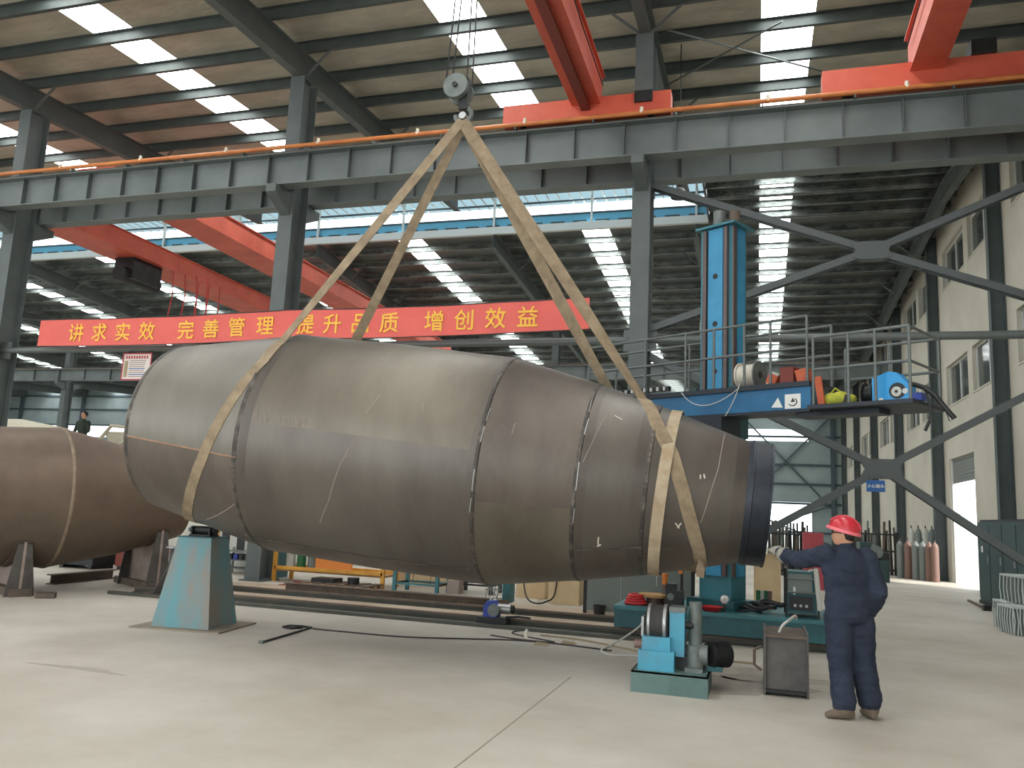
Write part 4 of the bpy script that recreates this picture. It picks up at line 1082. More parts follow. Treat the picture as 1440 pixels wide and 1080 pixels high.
MB().cyl((-.07, 0, .15), (-.05, 0, .15), .15, 24).build('flange', 'black', o, True); MB().cyl((.05, 0, .15), (.07, 0, .15), .15, 24).build('flange', 'black', o, True)
MB().lathe([(-.072, .15), (-.076, .145), (-.072, .135)], (0, 0, .15), (1, 0, 0), 24).build('rim', 'silver', o, True)
f0, f1 = bpt(1227, 555).x, bpt(1279, 555).x
o = on_boom('wire_feeder', 'bright blue welding wire feeder box at the platform end', 'wire feeder', (f0 + f1) / 2, YF + .10, pz)
W2 = (f1 - f0) / 2
MB().prism([(-W2, 0), (W2, 0), (W2, .20), (W2 * .35, .36), (-W2 * .1, .38), (-W2, .31)], -.11, .11).build('housing', 'feeder_blue', o)
MB().cyl((W2 * .38, -.114, .13), (W2 * .38, -.108, .13), .10, 24).build('spool_window', 'black', o, True)
MB().cyl((W2 * .34, -.120, .12), (W2 * .34, -.112, .12), .062, 20).build('spool_hub', 'cyl_white', o, True)
MB().cyl((W2 * .34, -.126, .12), (W2 * .34, -.120, .12), .02, 12).build('spool_nut', 'black', o, True)
MB().cyl((W2 * .80, -.118, .12), (W2 * .80, -.110, .12), .035, 14).build('knob', 'silver', o, True)
MB().box((W2, -.1, 0), (W2 + .14, .05, .09)).build('drive_unit', 'deep_blue', o)
MB().box((-W2 * .62, -.112, .02), (-W2 * .40, -.108, .05)).build('rating_label', 'insulator', o)
o = on_boom('welding_torch', 'black welding torch arm hanging out past the platform end', 'torch', px1 - .02, YF + .05, pz)
def tl_(px_, py_, yl): return bpt(px_, py_, yl) - Vector((px1 - .02, YF + .05, pz))
TPT = [tl_(1283, 540, YF), tl_(1300, 545, YF - .03), tl_(1315, 556, YF - .05), tl_(1328, 572, YF - .06), tl_(1342, 588, YF - .06)]
MB().tube(TPT, .03, 10).build('hose', 'black', o, True)
MB().tube([TPT[1], tl_(1309, 575, YF - .04), tl_(1306, 595, YF - .04)], .013, 8).build('nozzle_arm', 'black', o, True)
MB().cyl(tl_(1307, 592, YF - .04), tl_(1301, 606, YF - .04), .02, 10).build('nozzle', 'black', o, True)
MB().tube([TPT[3], tl_(1335, 592, YF), tl_(1345, 586, YF)], .01, 6).build('wire_guide', 'gear_grey', o, True)
# ================================================================== BANNER AND NOTICE BOARD
BY = 15.40
bl_, br_ = onY(52, 487, BY), onY(828, 463, BY); tl2, tr2 = onY(57, 450, BY), onY(830, 418, BY)
bn = thing('banner', 'long red cloth banner with yellow Chinese characters across the columns', 'banner', ((bl_.x + br_.x) / 2, BY, bl_.z))
def ban(u, v):
    x = bl_.x + (br_.x - bl_.x) * u
    zb = bl_.z + (br_.z - bl_.z) * u; zt = tl2.z + (tr2.z - tl2.z) * u
    sag = -.05 * math.sin(PI * ((u * 2) % 1.0))
    return Vector((x, BY + .012 * math.sin(u * 40 + v * 2) - .02 * math.sin(u * 9), zb + (zt - zb) * v + sag))
NU, NV = 90, 4
vs_ = []
for th_ in (0, .008):
    for i in range(NU + 1):
        for j in range(NV + 1):
            p = ban(i / NU, j / NV); vs_.append((p.x, p.y + th_, p.z))
fs_ = []; K = (NU + 1) * (NV + 1)
for i in range(NU):
    for j in range(NV):
        a = i * (NV + 1) + j; fs_ += [(a, a + NV + 1, a + NV + 2, a + 1), (K + a, K + a + 1, K + a + NV + 2, K + a + NV + 1)]
MB().add(vs_, fs_).build('cloth', 'banner_red', bn, True, True)
for ch, cxp in zip('讲求实效完善管理提升品质增创效益', (110, 142, 174.5, 209, 262, 297, 333, 372, 429, 467, 506, 547, 610, 652, 697, 742)):
    p = onY(cxp, 460, BY); u = (p.x - bl_.x) / (br_.x - bl_.x); q = ban(u, .5)
    me = text_mesh(ch, .46, 'banner_yellow', 'character', .001)
    o = inst('character', me, bn, q - Vector((bn.location)) + Vector((0, -.012, 0)), (PI / 2, 0, 0))
MB().tube([ban(0, 1) + Vector((-.6, 0, .05))] + [ban(i / 20, 1) for i in range(21)] + [ban(1, 1) + Vector((.9, .1, .05))], .012, 6).build('top_rope', 'cable_dark', bn, True, True)
MB().tube([ban(0, 0) + Vector((-.6, 0, 0))] + [ban(i / 20, 0) for i in range(21)] + [ban(1, 0) + Vector((.9, .1, 0))], .010, 6).build('bottom_rope', 'cable_dark', bn, True, True)
na, nb2 = onY(171, 533, 15.6), onY(213, 498, 15.6)
nb = thing('notice_board', 'white notice board with red heading hanging below the strut pipe', 'sign', ((na.x + nb2.x) / 2, 15.6, na.z))
W = (nb2.x - na.x) / 2; Hh = nb2.z - na.z
MB().box((-W, 0, 0), (W, .02, Hh)).build('board', 'paper', nb)
MB().box((-W - .03, -.012, -.03), (W + .03, 0.0, 0)).box((-W - .03, -.012, Hh), (W + .03, 0, Hh + .03)).box((-W - .03, -.012, 0), (-W, 0, Hh)).box((W, -.012, 0), (W + .03, 0, Hh)).build('frame', 'pink_box', nb)
random.seed(5)
for k in range(9):        # illegible heading strokes
    MB().box((-W * .85 + k * W * .19, -.006, Hh * .82), (-W * .85 + k * W * .19 + W * .12, -.002, Hh * .94)).build('heading_stroke', 'pink_box', nb)
for k in range(9):
    z = Hh * (.74 - .08 * k); c_ = 'sign_blue' if k in (4, 7) else 'chalk_pink'
    MB().box((-W * .55, -.006, z - .010), (W * (.85 - .3 * random.random()), -.002, z + .010)).build('text_line', c_, nb)
MB().box((-W * .9, -.006, Hh * .08), (-W * .65, -.002, Hh * .74)).build('side_column', 'cable_tan', nb)
for sx in (-1, 1): MB().cyl((W * .8 * sx, .01, Hh), (W * .8 * sx, .12, 5.08 - na.z), .008, 6).build('hanger', 'cable_dark', nb)

# ================================================================== TURNING ROLL (foreground)
RY = 8.62
tr = thing('turning_roll', 'light blue turning roll stand with black rubber wheel and motor', 'turning roll', (-.82, RY, 0))
def pb(x0, y0, x1, y1, Y, depth, name, m, parent, bev=0):
    a = onY(x0, y1, Y); c = onY(x1, y0, Y)
    mb = MB().box((a.x, Y, a.z), (c.x, Y + depth, c.z))
    return mb.build(name, m, parent, False, True)
def ZY(x, y, Y): return onY(x, y, Y)
bl0 = onZ(889, 969); br0 = onZ(995, 985)
zt_ = .20
MB().box((bl0.x, 8.42, 0), (br0.x, 9.12, .012)).box((bl0.x, 8.42, .012), (br0.x, 8.435, zt_)).box((bl0.x, 9.105, .012), (br0.x, 9.12, zt_)).box((bl0.x, 8.42, zt_ - .015), (br0.x, 9.12, zt_)).box((bl0.x, 8.435, .012), (bl0.x + .015, 9.105, zt_)).box((br0.x - .015, 8.435, .012), (br0.x, 9.105, zt_)).build('base_frame', 'teal_pale', tr, False, True)
def zt_px(y, Y=8.6, x=930): return onY(x, y, Y).z
p1a, p1b = onY(897, 945, 8.52), onY(948, 918, 8.52)
MB().box((p1a.x, 8.50, zt_), (p1b.x, 9.0, p1b.z)).build('pedestal', 'sky_blue', tr, False, True)
p2a, p2b = onY(903, 918, 8.60), onY(943, 897, 8.60)
MB().box((p2a.x, 8.56, p1b.z), (p2b.x, 8.96, p2b.z)).build('bearing_block', 'sky_blue', tr, False, True)
wc = onY(922, 876, 8.75); wl_, wr_ = onY(907, 876, 8.60).x, onY(939, 876, 8.60).x
wh = MB().lathe([(0, .06), (0, .165), (.012, .185), (wr_ - wl_ - .012, .185), (wr_ - wl_, .165), (wr_ - wl_, .06)], (wl_, 8.77, wc.z), (1, 0, 0), 40).build('rubber_wheel', 'rubber', tr, True, True)
rim1 = MB().lathe([(.020, .187), (.020, .192), (.045, .192), (.045, .187)], (wl_, 8.77, wc.z), (1, 0, 0), 40).build('tread_band', 'silver', wh, True); rim1.data.transform(Matrix.Translation(-Vector(tr.location)))
rim2 = MB().lathe([(wr_ - wl_ - .05, .187), (wr_ - wl_ - .05, .192), (wr_ - wl_ - .02, .192), (wr_ - wl_ - .02, .187)], (wl_, 8.77, wc.z), (1, 0, 0), 40).build('tread_band', 'silver', wh, True); rim2.data.transform(Matrix.Translation(-Vector(tr.location)))
MB().cyl((wl_ - .05, 8.77, wc.z), (wr_ + .25, 8.77, wc.z), .04, 16).build('axle', 'dark_metal', tr, True, True)
for x in (wl_ - .035, ):
    MB().box((x - .015, 8.70, p2b.z - .02), (x + .01, 8.84, wc.z + .06)).build('bearing_plate', 'silver', tr, False, True)
g0, g1 = onY(941, 922, 8.66), onY(963, 862, 8.66)
MB().box((g0.x, 8.64, g0.z), (g1.x, 8.90, g1.z)).build('gear_housing', 'sky_blue', tr, False, True)
MB().box((g0.x - .005, 8.63, g1.z), (g1.x + .005, 8.91, g1.z + .05)).build('housing_cap', 'gear_grey', tr, False, True)
MB().box((p1b.x + .005, 8.70, zt_), (g1.x + .03, 8.95, g0.z)).build('housing_foot', 'dark_metal', tr, False, True)
r0, r1 = onY(966, 949, 8.66), onY(986, 910, 8.66); r2 = onY(986, 848, 8.72)
MB().box((r0.x - .02, 8.60, zt_), (r1.x + .02, 8.9, zt_ + .04)).build('reducer_foot', 'gear_grey', tr, False, True)
MB().cyl(((r0.x + r1.x) / 2, 8.75, zt_ + .04), ((r0.x + r1.x) / 2, 8.75, r1.z), .085, 20).build('reducer', 'gear_grey', tr, True, True)
MB().cyl(((r0.x + r1.x) / 2, 8.80, r1.z), ((r0.x + r1.x) / 2, 8.80, r2.z), .065, 18).build('reducer_column', 'gear_grey', tr, True, True)
MB().cyl((r1.x - .02, 8.76, r1.z - .09), (r1.x + .06, 8.76, r1.z - .09), .10, 22).build('coupling', 'gear_grey', tr, True, True)
MB().cyl((r1.x + .06, 8.80, r1.z - .09), (r1.x + .24, 8.95, r1.z - .09), .115, 22).build('motor', 'dark_metal', tr, True, True)
for k in range(6):
    MB().cyl((r1.x + .08 + .028 * k, 8.817 + .023 * k, r1.z - .09), (r1.x + .09 + .028 * k, 8.825 + .023 * k, r1.z - .09), .128, 22).build('cooling_fin', 'black', tr, True, True)
MB().box((r1.x + .05, 8.78, zt_), (r1.x + .2, 8.98, zt_ + .05)).build('motor_foot', 'teal_dark', tr, False, True)
MB().cyl((p1a.x - .06, 8.7, p1b.z + .03), (p1a.x + .04, 8.7, p1b.z + .03), .045, 14).build('end_cap', 'cyl_brown', tr, True, True)

# ================================================================== STEEL BOX NEXT TO THE WORKER
b0, b1 = onZ(1074, 978), onZ(1138, 984); hb_ = onY(1100, 890, 8.92).z
bx = thing('steel_box', 'open grey steel box standing on end in front of the worker', 'box', ((b0.x + b1.x) / 2, 9.3, 0))
X0, X1, Yf, Yb_ = b0.x, b1.x, 8.92, 9.72
MB().box((X0, Yf + .05, .06), (X1, Yf + .07, hb_ - .05)).build('back_panel', 'box_rust', bx, False, True)
MB().box((X0, Yf, 0), (X0 + .02, Yb_, hb_)).build('side_panel', 'box_rust', bx, False, True)
MB().box((X1 - .02, Yf, 0), (X1, Yb_, hb_)).build('side_panel', 'box_rust', bx, False, True)
MB().box((X0 + .02, Yf, hb_ - .05), (X1 - .02, Yb_, hb_ - .03)).build('top_panel', 'rail_rust', bx, False, True)
MB().box((X0 + .02, Yf, .03), (X1 - .02, Yb_, .06)).build('bottom_panel', 'black', bx, False, True)
MB().tube([(X0 - .02, 9.15, .44), (X0 - .09, 9.15, .40), (X0 - .09, 9.15, .25), (X0 - .02, 9.15, .2)], .015).build('handle', 'rail_rust', bx, True, True)
def cable(pix, r, m, name, label, cat='cable', zs=None, h=.0, n=8):
    pts = []
    for k, p in enumerate(pix):
        z = zs[k] if zs else r
        pts.append(onZ(p[0], p[1], z) if len(p) == 2 else onY(p[0], p[1], p[2]))
    sm = []
    k = len(pts)
    for i in range(k - 1):
        a, b_, c_, d_ = pts[max(i - 1, 0)], pts[i], pts[i + 1], pts[min(i + 2, k - 1)]
        for j in range(n):
            t = j / n
            sm.append(.5 * ((2 * b_) + (c_ - a) * t + (2 * a - 5 * b_ + 4 * c_ - d_) * t * t + (3 * b_ - a - 3 * c_ + d_) * t ** 3))
    sm.append(pts[-1])
    for p in sm: p.z = max(p.z, r)
    o = MB().tube(sm, r, 7).build(name, m, None, True); recenter(o); tag(o, label, cat); return o
cable([(1095, 891, 9.2), (1100, 880, 9.2), (1110, 872, 9.3), (1118, 866, 9.6), (1120, 870, 9.9)], .014, 'cable_white', 'cable', 'short white cable looping out of the steel box top')
cable([(1060, 933), (1030, 930), (990, 930), (930, 922), (880, 912), (820, 900), (760, 893)], .012, 'cable_tan', 'cable', 'tan cable running along the floor to the steel box')
cable([(905, 868, 12.0), (900, 880, 11.9), (880, 895, 11.5), (858, 908, 10.6)], .012, 'cable_white', 'cable', 'thin white cable hanging down from the trolley left end')
cable([(858, 908), (845, 915), (860, 921), (890, 922), (905, 924)], .012, 'cable_white', 'cable', 'white cable end curling on the floor left of the turning roll')
cable([(440, 884), (480, 888), (560, 895), (640, 898), (720, 900), (790, 906), (860, 915)], .010, 'cable_dark', 'cable', 'thin dark cable lying along the floor in front of the rails')
cable([(690, 893), (730, 899), (780, 903), (720, 890), (760, 885), (800, 892)], .009, 'cable_dark', 'cable', 'tangle of dark wire on the floor by the rails')
cable([(735, 806, 16.2), (740, 838, 15.5), (752, 848, 15.4), (768, 846, 15.4), (780, 835, 15.5), (786, 790, 15.7)], .016, 'black', 'cable', 'black cable loop hanging below the middle of the drum')
rod = thing('lifting_tool', 'dark bent steel rod tool lying on the floor by the teal stand', 'tool', tuple(onZ(438, 884)))
a_, c_ = onZ(367, 905), onZ(438, 884)
MB().cyl(a_ + Vector((0, 0, .014)), c_ + Vector((0, 0, .014)), .014, 8).build('rod', 'dark_metal', rod, True, True)
pp = [onZ(438, 884), onZ(425, 882), onZ(408, 881), (onZ(398, 883)), onZ(410, 885), onZ(425, 884)]
MB().tube([p + Vector((0, 0, .014)) for p in pp], .014, 8).build('eye_loop', 'dark_metal', rod, True, True)
MB().cyl(a_ + Vector((-.03, 0, .02)), a_ + Vector((.03, 0, .02)), .02, 10).build('tip', 'gear_grey', rod, True, True)
for k, (x, y, lab) in enumerate(((740, 897, 'small cream plastic bottle lying by the floor rails'), (318, 857, 'small silver can on the floor right of the teal stand'))):
    p = onZ(x, y); o = thing('floor_litter', lab, 'litter', tuple(p))
    MB().cyl((0, 0, 0), (0, 0, .09), .03, 14).build('body', 'insulator' if k == 0 else 'silver', o, True); MB().cyl((0, 0, .09), (0, 0, .115), .016, 10).build('cap', 'white_plain', o, True)
for k, (x, y) in enumerate(((762, 907), (800, 905))):
    p = onZ(x, y); o = MB().prism([(-.1, 0), (.1, 0), (.06, .02), (-.08, .03)], -.06, .06).build('rag', 'cable_tan'); o.location = p
    tag(o, ['crumpled tan rag on the floor, left of two', 'crumpled tan rag on the floor, right of two'][k], 'rag', 'rags by the rails')

# ================================================================== SMALL BLUE MACHINE BETWEEN RAILS AND CAMERA
mo = thing('blue_motor', 'small deep blue motor unit with grey wheel on the front floor rail', 'motor', (onZ(703, 876).x, 12.10, 0))
q = Vector(mo.location)
MB().box((-.24, -.10, 0), (.22, .14, .125)).build('base_plate', 'dark_metal', mo)
MB().prism([(-.15, .125), (.06, .125), (.06, .28), (.0, .36), (-.10, .36), (-.15, .28)], -.08, .14).build('housing', 'deep_blue', mo)
MB().cyl((.02, -.12, .23), (.02, -.08, .23), .09, 22).build('wheel', 'gear_grey', mo, True)
MB().cyl((.06, .02, .25), (.26, .02, .25), .075, 18).build('motor', 'silver', mo, True)
MB().cyl((.26, .02, .25), (.30, .02, .25), .06, 18).build('fan_cover', 'dark_metal', mo, True)
MB().tube([(.2, -.05, .14), (.4, -.06, .16), (.58, -.04, .15)], .016).build('lead', 'dark_metal', mo, True)
MB().cyl((-.06, .02, .36), (-.06, .02, .40), .03, 12).build('breather', 'silver', mo, True)

# ================================================================== THINGS ON THE TROLLEY
def stand_box(name, label, cat, x0, y0, x1, y1, Y, depth, m, base=None, group=None):
    a = onY(x0, y1, Y); c = onY(x1, y0, Y); z0 = base if base is not None else a.z
    o = thing(name, label, cat, ((a.x + c.x) / 2, Y + depth / 2, z0), 0, group)
    return o, (c.x - a.x) / 2, depth / 2, c.z - z0
ZD = .43
o, hx, hy, hh = stand_box('red_cloth', 'bundle of red hose and cloth on the trolley left end', 'hose', 876, 832, 908, 852, 12.25, .3, 'red', ZD)
for k in range(4):
    MB().tube([(hx * .9 * math.cos(a) * (1 - .12 * k), hy * math.sin(a), .03 + .035 * k) for a in [2 * PI * i / 20 for i in range(20)]] + [(hx * .9 * (1 - .12 * k), 0, .03 + .035 * k)], .022, 8).build('coil', 'red', o, True)
o, hx, hy, hh = stand_box('wooden_disc', 'round pale wooden cable drum end lying on the trolley', 'disc', 902, 838, 934, 848, 12.35, .42, 'wood', ZD)
MB().cyl((0, 0, 0), (0, 0, .12), .12, 20).build('hub', 'cyl_brown', o, True); MB().cyl((0, 0, .12), (0, 0, .16), .24, 30).build('disc', 'wood', o, True)
o, hx, hy, hh = stand_box('red_basin', 'shallow round red basin on the trolley deck', 'basin', 985, 849, 1014, 858, 12.2, .34, 'red', ZD)
MB().lathe([(0, .001), (0, .10), (.055, .16), (.06, .17), (.05, .155), (.012, .095), (.012, .001)], (0, 0, 0), (0, 0, 1), 28).build('bowl', 'red', o, True)
o, hx, hy, hh = stand_box('control_block', 'black control valve block standing on the trolley behind the roll', 'block', 936, 826, 960, 852, 12.3, .3, 'black', ZD)
MB().box((-hx, -hy, 0), (hx, hy, .24)).build('body', 'dark_metal', o); MB().cyl((-.05, -hy - .01, .16), (-.05, -hy, .16), .05, 14).build('dial', 'gear_grey', o, True); MB().box((-hx, -hy, .24), (hx * .2, hy, .34)).build('cover', 'black', o)
o, hx, hy, hh = stand_box('orange_tube', 'upright orange and brown tube standing on the trolley', 'tube', 931, 812, 938, 845, 12.6, .1, 'orange_box', ZD)
MB().cyl((0, 0, 0), (0, 0, .30), .045, 14).build('tube', 'guide_brown', o, True); MB().cyl((0, 0, .30), (0, 0, .46), .045, 14).build('tube_top', 'orange_panel', o, True)
o, hx, hy, hh = stand_box('welding_tractor', 'cream welding head on a dark post beside the mast', 'welding head', 951, 803, 966, 824, 12.45, .12, 'insulator', ZD)
MB().box((-.02, -.02, 0), (.02, .02, .62)).build('post', 'dark_metal', o); MB().box((-.08, -.06, .62), (.09, .06, .72)).build('head', 'insulator', o); MB().box((-.05, -.03, .48), (.01, .03, .62)).build('nozzle', 'orange_panel', o); MB().cyl((.09, 0, .67), (.22, 0, .67), .015, 8).build('shaft', 'silver', o, True)
o, hx, hy, hh = stand_box('work_lamp', 'small white round lamp on the trolley in front of the mast', 'lamp', 1014, 832, 1024, 842, 12.3, .1, 'white_plain', ZD)
MB().cyl((0, 0, 0), (0, 0, .12), .015, 8).build('stem', 'dark_metal', o, True); MB().sphere((0, 0, .17), .06, 14, 10).build('lamp_head', 'white_plain', o, True); MB().cyl((0, -.065, .17), (0, -.055, .17), .03, 12).build('lens', 'silver', o, True)
# welding power source in its frame
o, hx, hy, hh = stand_box('welding_machine', 'dark teal welding power source in a tube frame on the trolley', 'welding machine', 1108, 808, 1148, 866, 12.35, .6, 'teal_dark', ZD)
Hm = .62
MB().box((-hx, -hy, .06), (hx, hy, Hm)).build('body', 'teal_dark', o)
MB().box((-hx * .98, -hy - .012, Hm * .52), (hx * .7, -hy, Hm * .95)).build('front_panel', 'cyl_grey', o)
MB().box((-hx * .9, -hy - .016, .10), (hx * .75, -hy, Hm * .46)).build('grille', 'black', o)
MB().box((-hx * .62, -hy - .026, Hm * .50), (-hx * .46, -hy - .016, Hm * .66)).build('switch', 'white_plain', o)
for k in range(3): MB().cyl((-hx * .5 + hx * .4 * k, -hy - .03, .16), (-hx * .5 + hx * .4 * k, -hy - .012, .16), .02, 12).build('socket', 'silver', o, True)
for (x, z) in ((-hx - .02, 0), (hx + .02, 0)):
    MB().tube([(x, -hy - .05, 0), (x, -hy - .05, Hm + .03), (x, hy + .05, Hm + .03), (x, hy + .05, 0)], .014, 8).build('frame_tube', 'dark_metal', o, True)
for z in (.34, Hm * .85): MB().cyl((-hx - .02, -hy - .05, z), (hx + .02, -hy - .05, z), .012, 8).build('frame_bar', 'gear_grey', o, True)
MB().tube([(hx * .6, -hy * .6, Hm), (hx * .95, -hy - .06, Hm + .04), (hx * 1.05, -hy - .08, Hm - .2), (hx * 1.2, -hy - .08, .12)], .035, 8).build('cable_bundle', 'cyl_white', o, True)
o, hx, hy, hh = stand_box('hose_pile', 'tangled heap of black welding hose on the trolley deck', 'hose', 1035, 838, 1105, 860, 12.35, .5, 'black', ZD)
random.seed(11)
for k in range(5):
    ph = random.uniform(0, 6); R_ = random.uniform(.10, .2)
    MB().tube([((k - 2) * .10 + R_ * math.cos(a + ph) * 1.3, R_ * math.sin(a + ph), .03 + .03 * k + .02 * math.sin(3 * a)) for a in [2 * PI * i / 22 for i in range(23)]], .02, 7).build('hose_loop', 'black', o, True)
o, hx, hy, hh = stand_box('crate', 'small pale crate with green cans behind the trolley hoses', 'crate', 1063, 822, 1086, 842, 13.2, .3, 'insulator', ZD)
MB().box((-hx, -hy, 0), (hx, hy, .06)).build('tray', 'wood', o)
for k in range(4): MB().cyl((-hx * .7 + k * hx * .46, -.05, .06), (-hx * .7 + k * hx * .46, -.05, .26), .035, 12).build('can', ['green', 'cyl_white', 'green', 'cyl_brown'][k], o, True)

# ================================================================== CLUTTER BEHIND THE TRACKS
# cream machine with dark slots and a rack in front
o, hx, hy, hh = stand_box('cream_machine', 'cream machine cabinet with dark upright slots behind the teal stand', 'machine', 296, 730, 352, 812, 17.2, .8, 'insulator', 0)
Hc = 1.55
MB().box((-hx, -hy, 0), (hx, hy, Hc)).build('cabinet', 'cyl_white', o)
for fx_ in (-.35, .55): MB().box((hx * fx_ - .09, -hy - .012, .45), (hx * fx_ + .12, -hy, Hc - .25)).build('slot', 'black', o)
MB().box((-hx * .98, -hy - .012, .45), (-hx * .72, -hy, Hc - .1)).build('warning_strip', 'yellow_rack', o)
o, hx, hy, hh = stand_box('tool_rack', 'low dark tool rack with shelves in front of the cream machine', 'rack', 310, 790, 352, 816, 16.6, .4, 'dark_metal', 0)
for sx in (-1, 1):
    for sy in (-1, 1): MB().box((sx * hx - .02, sy * hy - .02, 0), (sx * hx + .02, sy * hy + .02, .58)).build('leg', 'gear_grey', o)
for z in (.12, .30, .50): MB().box((-hx, -hy, z), (hx, hy, z + .02)).build('shelf', 'gear_grey', o)
for k in range(5): MB().box((-hx * .8 + k * hx * .38, -.1, .32), (-hx * .8 + k * hx * .38 + .1, .1, .45)).build('tool_tray', ['black', 'deep_blue', 'black', 'dark_metal', 'black'][k], o)
o, hx, hy, hh = stand_box('green_machine', 'dark green machine tool right behind the second column', 'machine', 368, 762, 388, 815, 16.3, .6, 'teal_dark', 0)
MB().box((-hx, -hy, 0), (hx, hy, .5)).build('base', 'teal_dark', o); MB().box((-hx * .7, -hy, .5), (hx * .5, hy, 1.05)).build('column', 'teal_dark', o); MB().box((-hx, -hy - .1, .85), (hx, hy, 1.05)).build('head', 'gear_grey', o)
# yellow trolley rack
ya, yb2 = onY(388, 800, 15.9), onY(540, 806, 15.9)
o = thing('yellow_rack', 'yellow steel frame rack with orange panel under the drum', 'rack', ((ya.x + yb2.x) / 2, 16.2, 0))
L = (yb2.x - ya.x) / 2
for sx in (-1, 1):
    for sy in (-.35, .35): MB().box((sx * L - .04, sy - .03, 0), (sx * L + .04, sy + .03, .78)).build('post', 'yellow_rack', o)
for z in (.26, .72):
    for sy in (-.35, .35): MB().box((-L, sy - .03, z), (L, sy + .03, z + .07)).build('rail', 'yellow_rack', o)
MB().box((-L * .25, -.32, .32), (L * .42, -.28, .72)).build('side_panel', 'orange_panel', o)
MB().box((-L, -.32, .22), (L, .32, .26)).build('deck', 'wood', o)
for k, m in enumerate(('cyl_white', 'green', 'cyl_grey')): MB().cyl((-L * .82 + .26 * k, -.1, .26), (-L * .82 + .26 * k, -.1, .58), .10, 16).build('drum_can', m, o, True)
o = thing('pallet', 'low wooden pallet with steel parts in front of the yellow rack', 'pallet', (-8.1, 15.42, 0))
for sy in (-.3, 0, .3): MB().box((-.75, sy - .04, 0), (.75, sy + .04, .09)).build('bearer', 'wood', o)
for k in range(6): MB().box((-.75 + k * .26, -.36, .09), (-.56 + k * .26, .36, .11)).build('deck_board', 'rail_rust', o)
MB().cyl((.3, -.1, .11), (.3, -.1, .24), .12, 14).build('steel_part', 'dark_metal', o, True); MB().box((-.6, -.2, .11), (-.1, .2, .19)).build('steel_part', 'dark_metal', o)
o, hx, hy, hh = stand_box('red_sheet', 'dull red steel sheet lying on the floor beside the pallet', 'sheet', 398, 812, 422, 820, 15.15, .6, 'maroon', 0)
MB().box((-.3, -.3, 0), (.3, .3, .012)).build('sheet', 'maroon', o); MB().box((-.3, .27, .012), (.3, .3, .05)).build('lip', 'maroon', o)
# tables
def table(x0, x1, Y, z, m, lab, top='dark_metal'):
    a, c = onY(x0, 820, Y), onY(x1, 820, Y); L = (c.x - a.x) / 2
    o = thing('work_table', lab, 'table', ((a.x + c.x) / 2, Y + .35, 0), 0, 'work tables behind the drum')
    for sx in (-1, 1):
        for sy in (-.32, .32): MB().box((sx * L - .035, sy - .035, 0), (sx * L + .035, sy + .035, z)).build('leg', m, o)
    MB().box((-L - .05, -.37, z), (L + .05, .37, z + .03)).build('table_top', top, o)
    for sy in (-.32, .32): MB().box((-L, sy - .02, .16), (L, sy + .02, .20)).build('stretcher', m, o)
    for k in (-1, 1): MB().box((k * L - .02, -.32, .16), (k * L + .02, .32, .20)).build('stretcher', 'dark_metal', o)
    return o
table(554, 614, 15.5, .78, 'teal', 'teal legged steel work table under the drum, beside the yellow rack')
table(640, 690, 16.3, .80, 'dark_metal', 'dark steel work table under the middle of the drum')
o, hx, hy, hh = stand_box('partition_screen', 'pale tan partition board standing behind the teal work table', 'panel', 556, 780, 632, 828, 17.0, .06, 'tan_block', 0)
for k in range(3): MB().box((-hx + k * hx * .667 + .01, -hy, 0.02), (-hx + (k + 1) * hx * .667 - .01, hy, 1.0)).build('panel_board', 'tan_block', o)
for sx in (-1, 1): MB().box((sx * hx - .03, -.03, 0), (sx * hx + .03, .03, 1.02)).build('post', 'wood', o)
o, hx, hy, hh = stand_box('pink_carton', 'pinkish cardboard carton beside the tan partition', 'carton', 628, 815, 645, 832, 16.0, .3, 'tan_block', 0)
MB().box((-hx, -hy, 0), (hx, hy, .26)).build('body', 'chalk_pink', o); MB().box((-hx, -hy, .26), (-hx * .1, hy, .27)).build('flap', 'tan_block', o)
o, hx, hy, hh = stand_box('teal_cabinet', 'small teal box standing behind the blue motor', 'cabinet', 706, 820, 718, 842, 15.2, .3, 'teal', 0)
MB().box((-hx, -hy, 0), (hx, hy, .52)).build('body', 'teal', o); MB().box((-hx * .8, -hy - .01, .06), (hx * .8, -hy, .46)).build('door', 'teal_dark', o)
o, hx, hy, hh = stand_box('wire_crate', 'small wire mesh crate on the floor behind the blue motor', 'crate', 682, 822, 704, 842, 15.3, .35, 'gear_grey', 0)
for z in (.02, .2, .36): MB().tube([(-hx, -hy, z), (hx, -hy, z), (hx, hy, z), (-hx, hy, z), (-hx, -hy, z)], .009, 6).build('hoop', 'gear_grey', o, True)
for k in range(5): MB().bar((-hx + k * hx * .5, -hy, 0), (-hx + ((k + 1) % 5) * hx * .5, -hy, .36), .012, .012).build('mesh_wire', 'gear_grey', o)
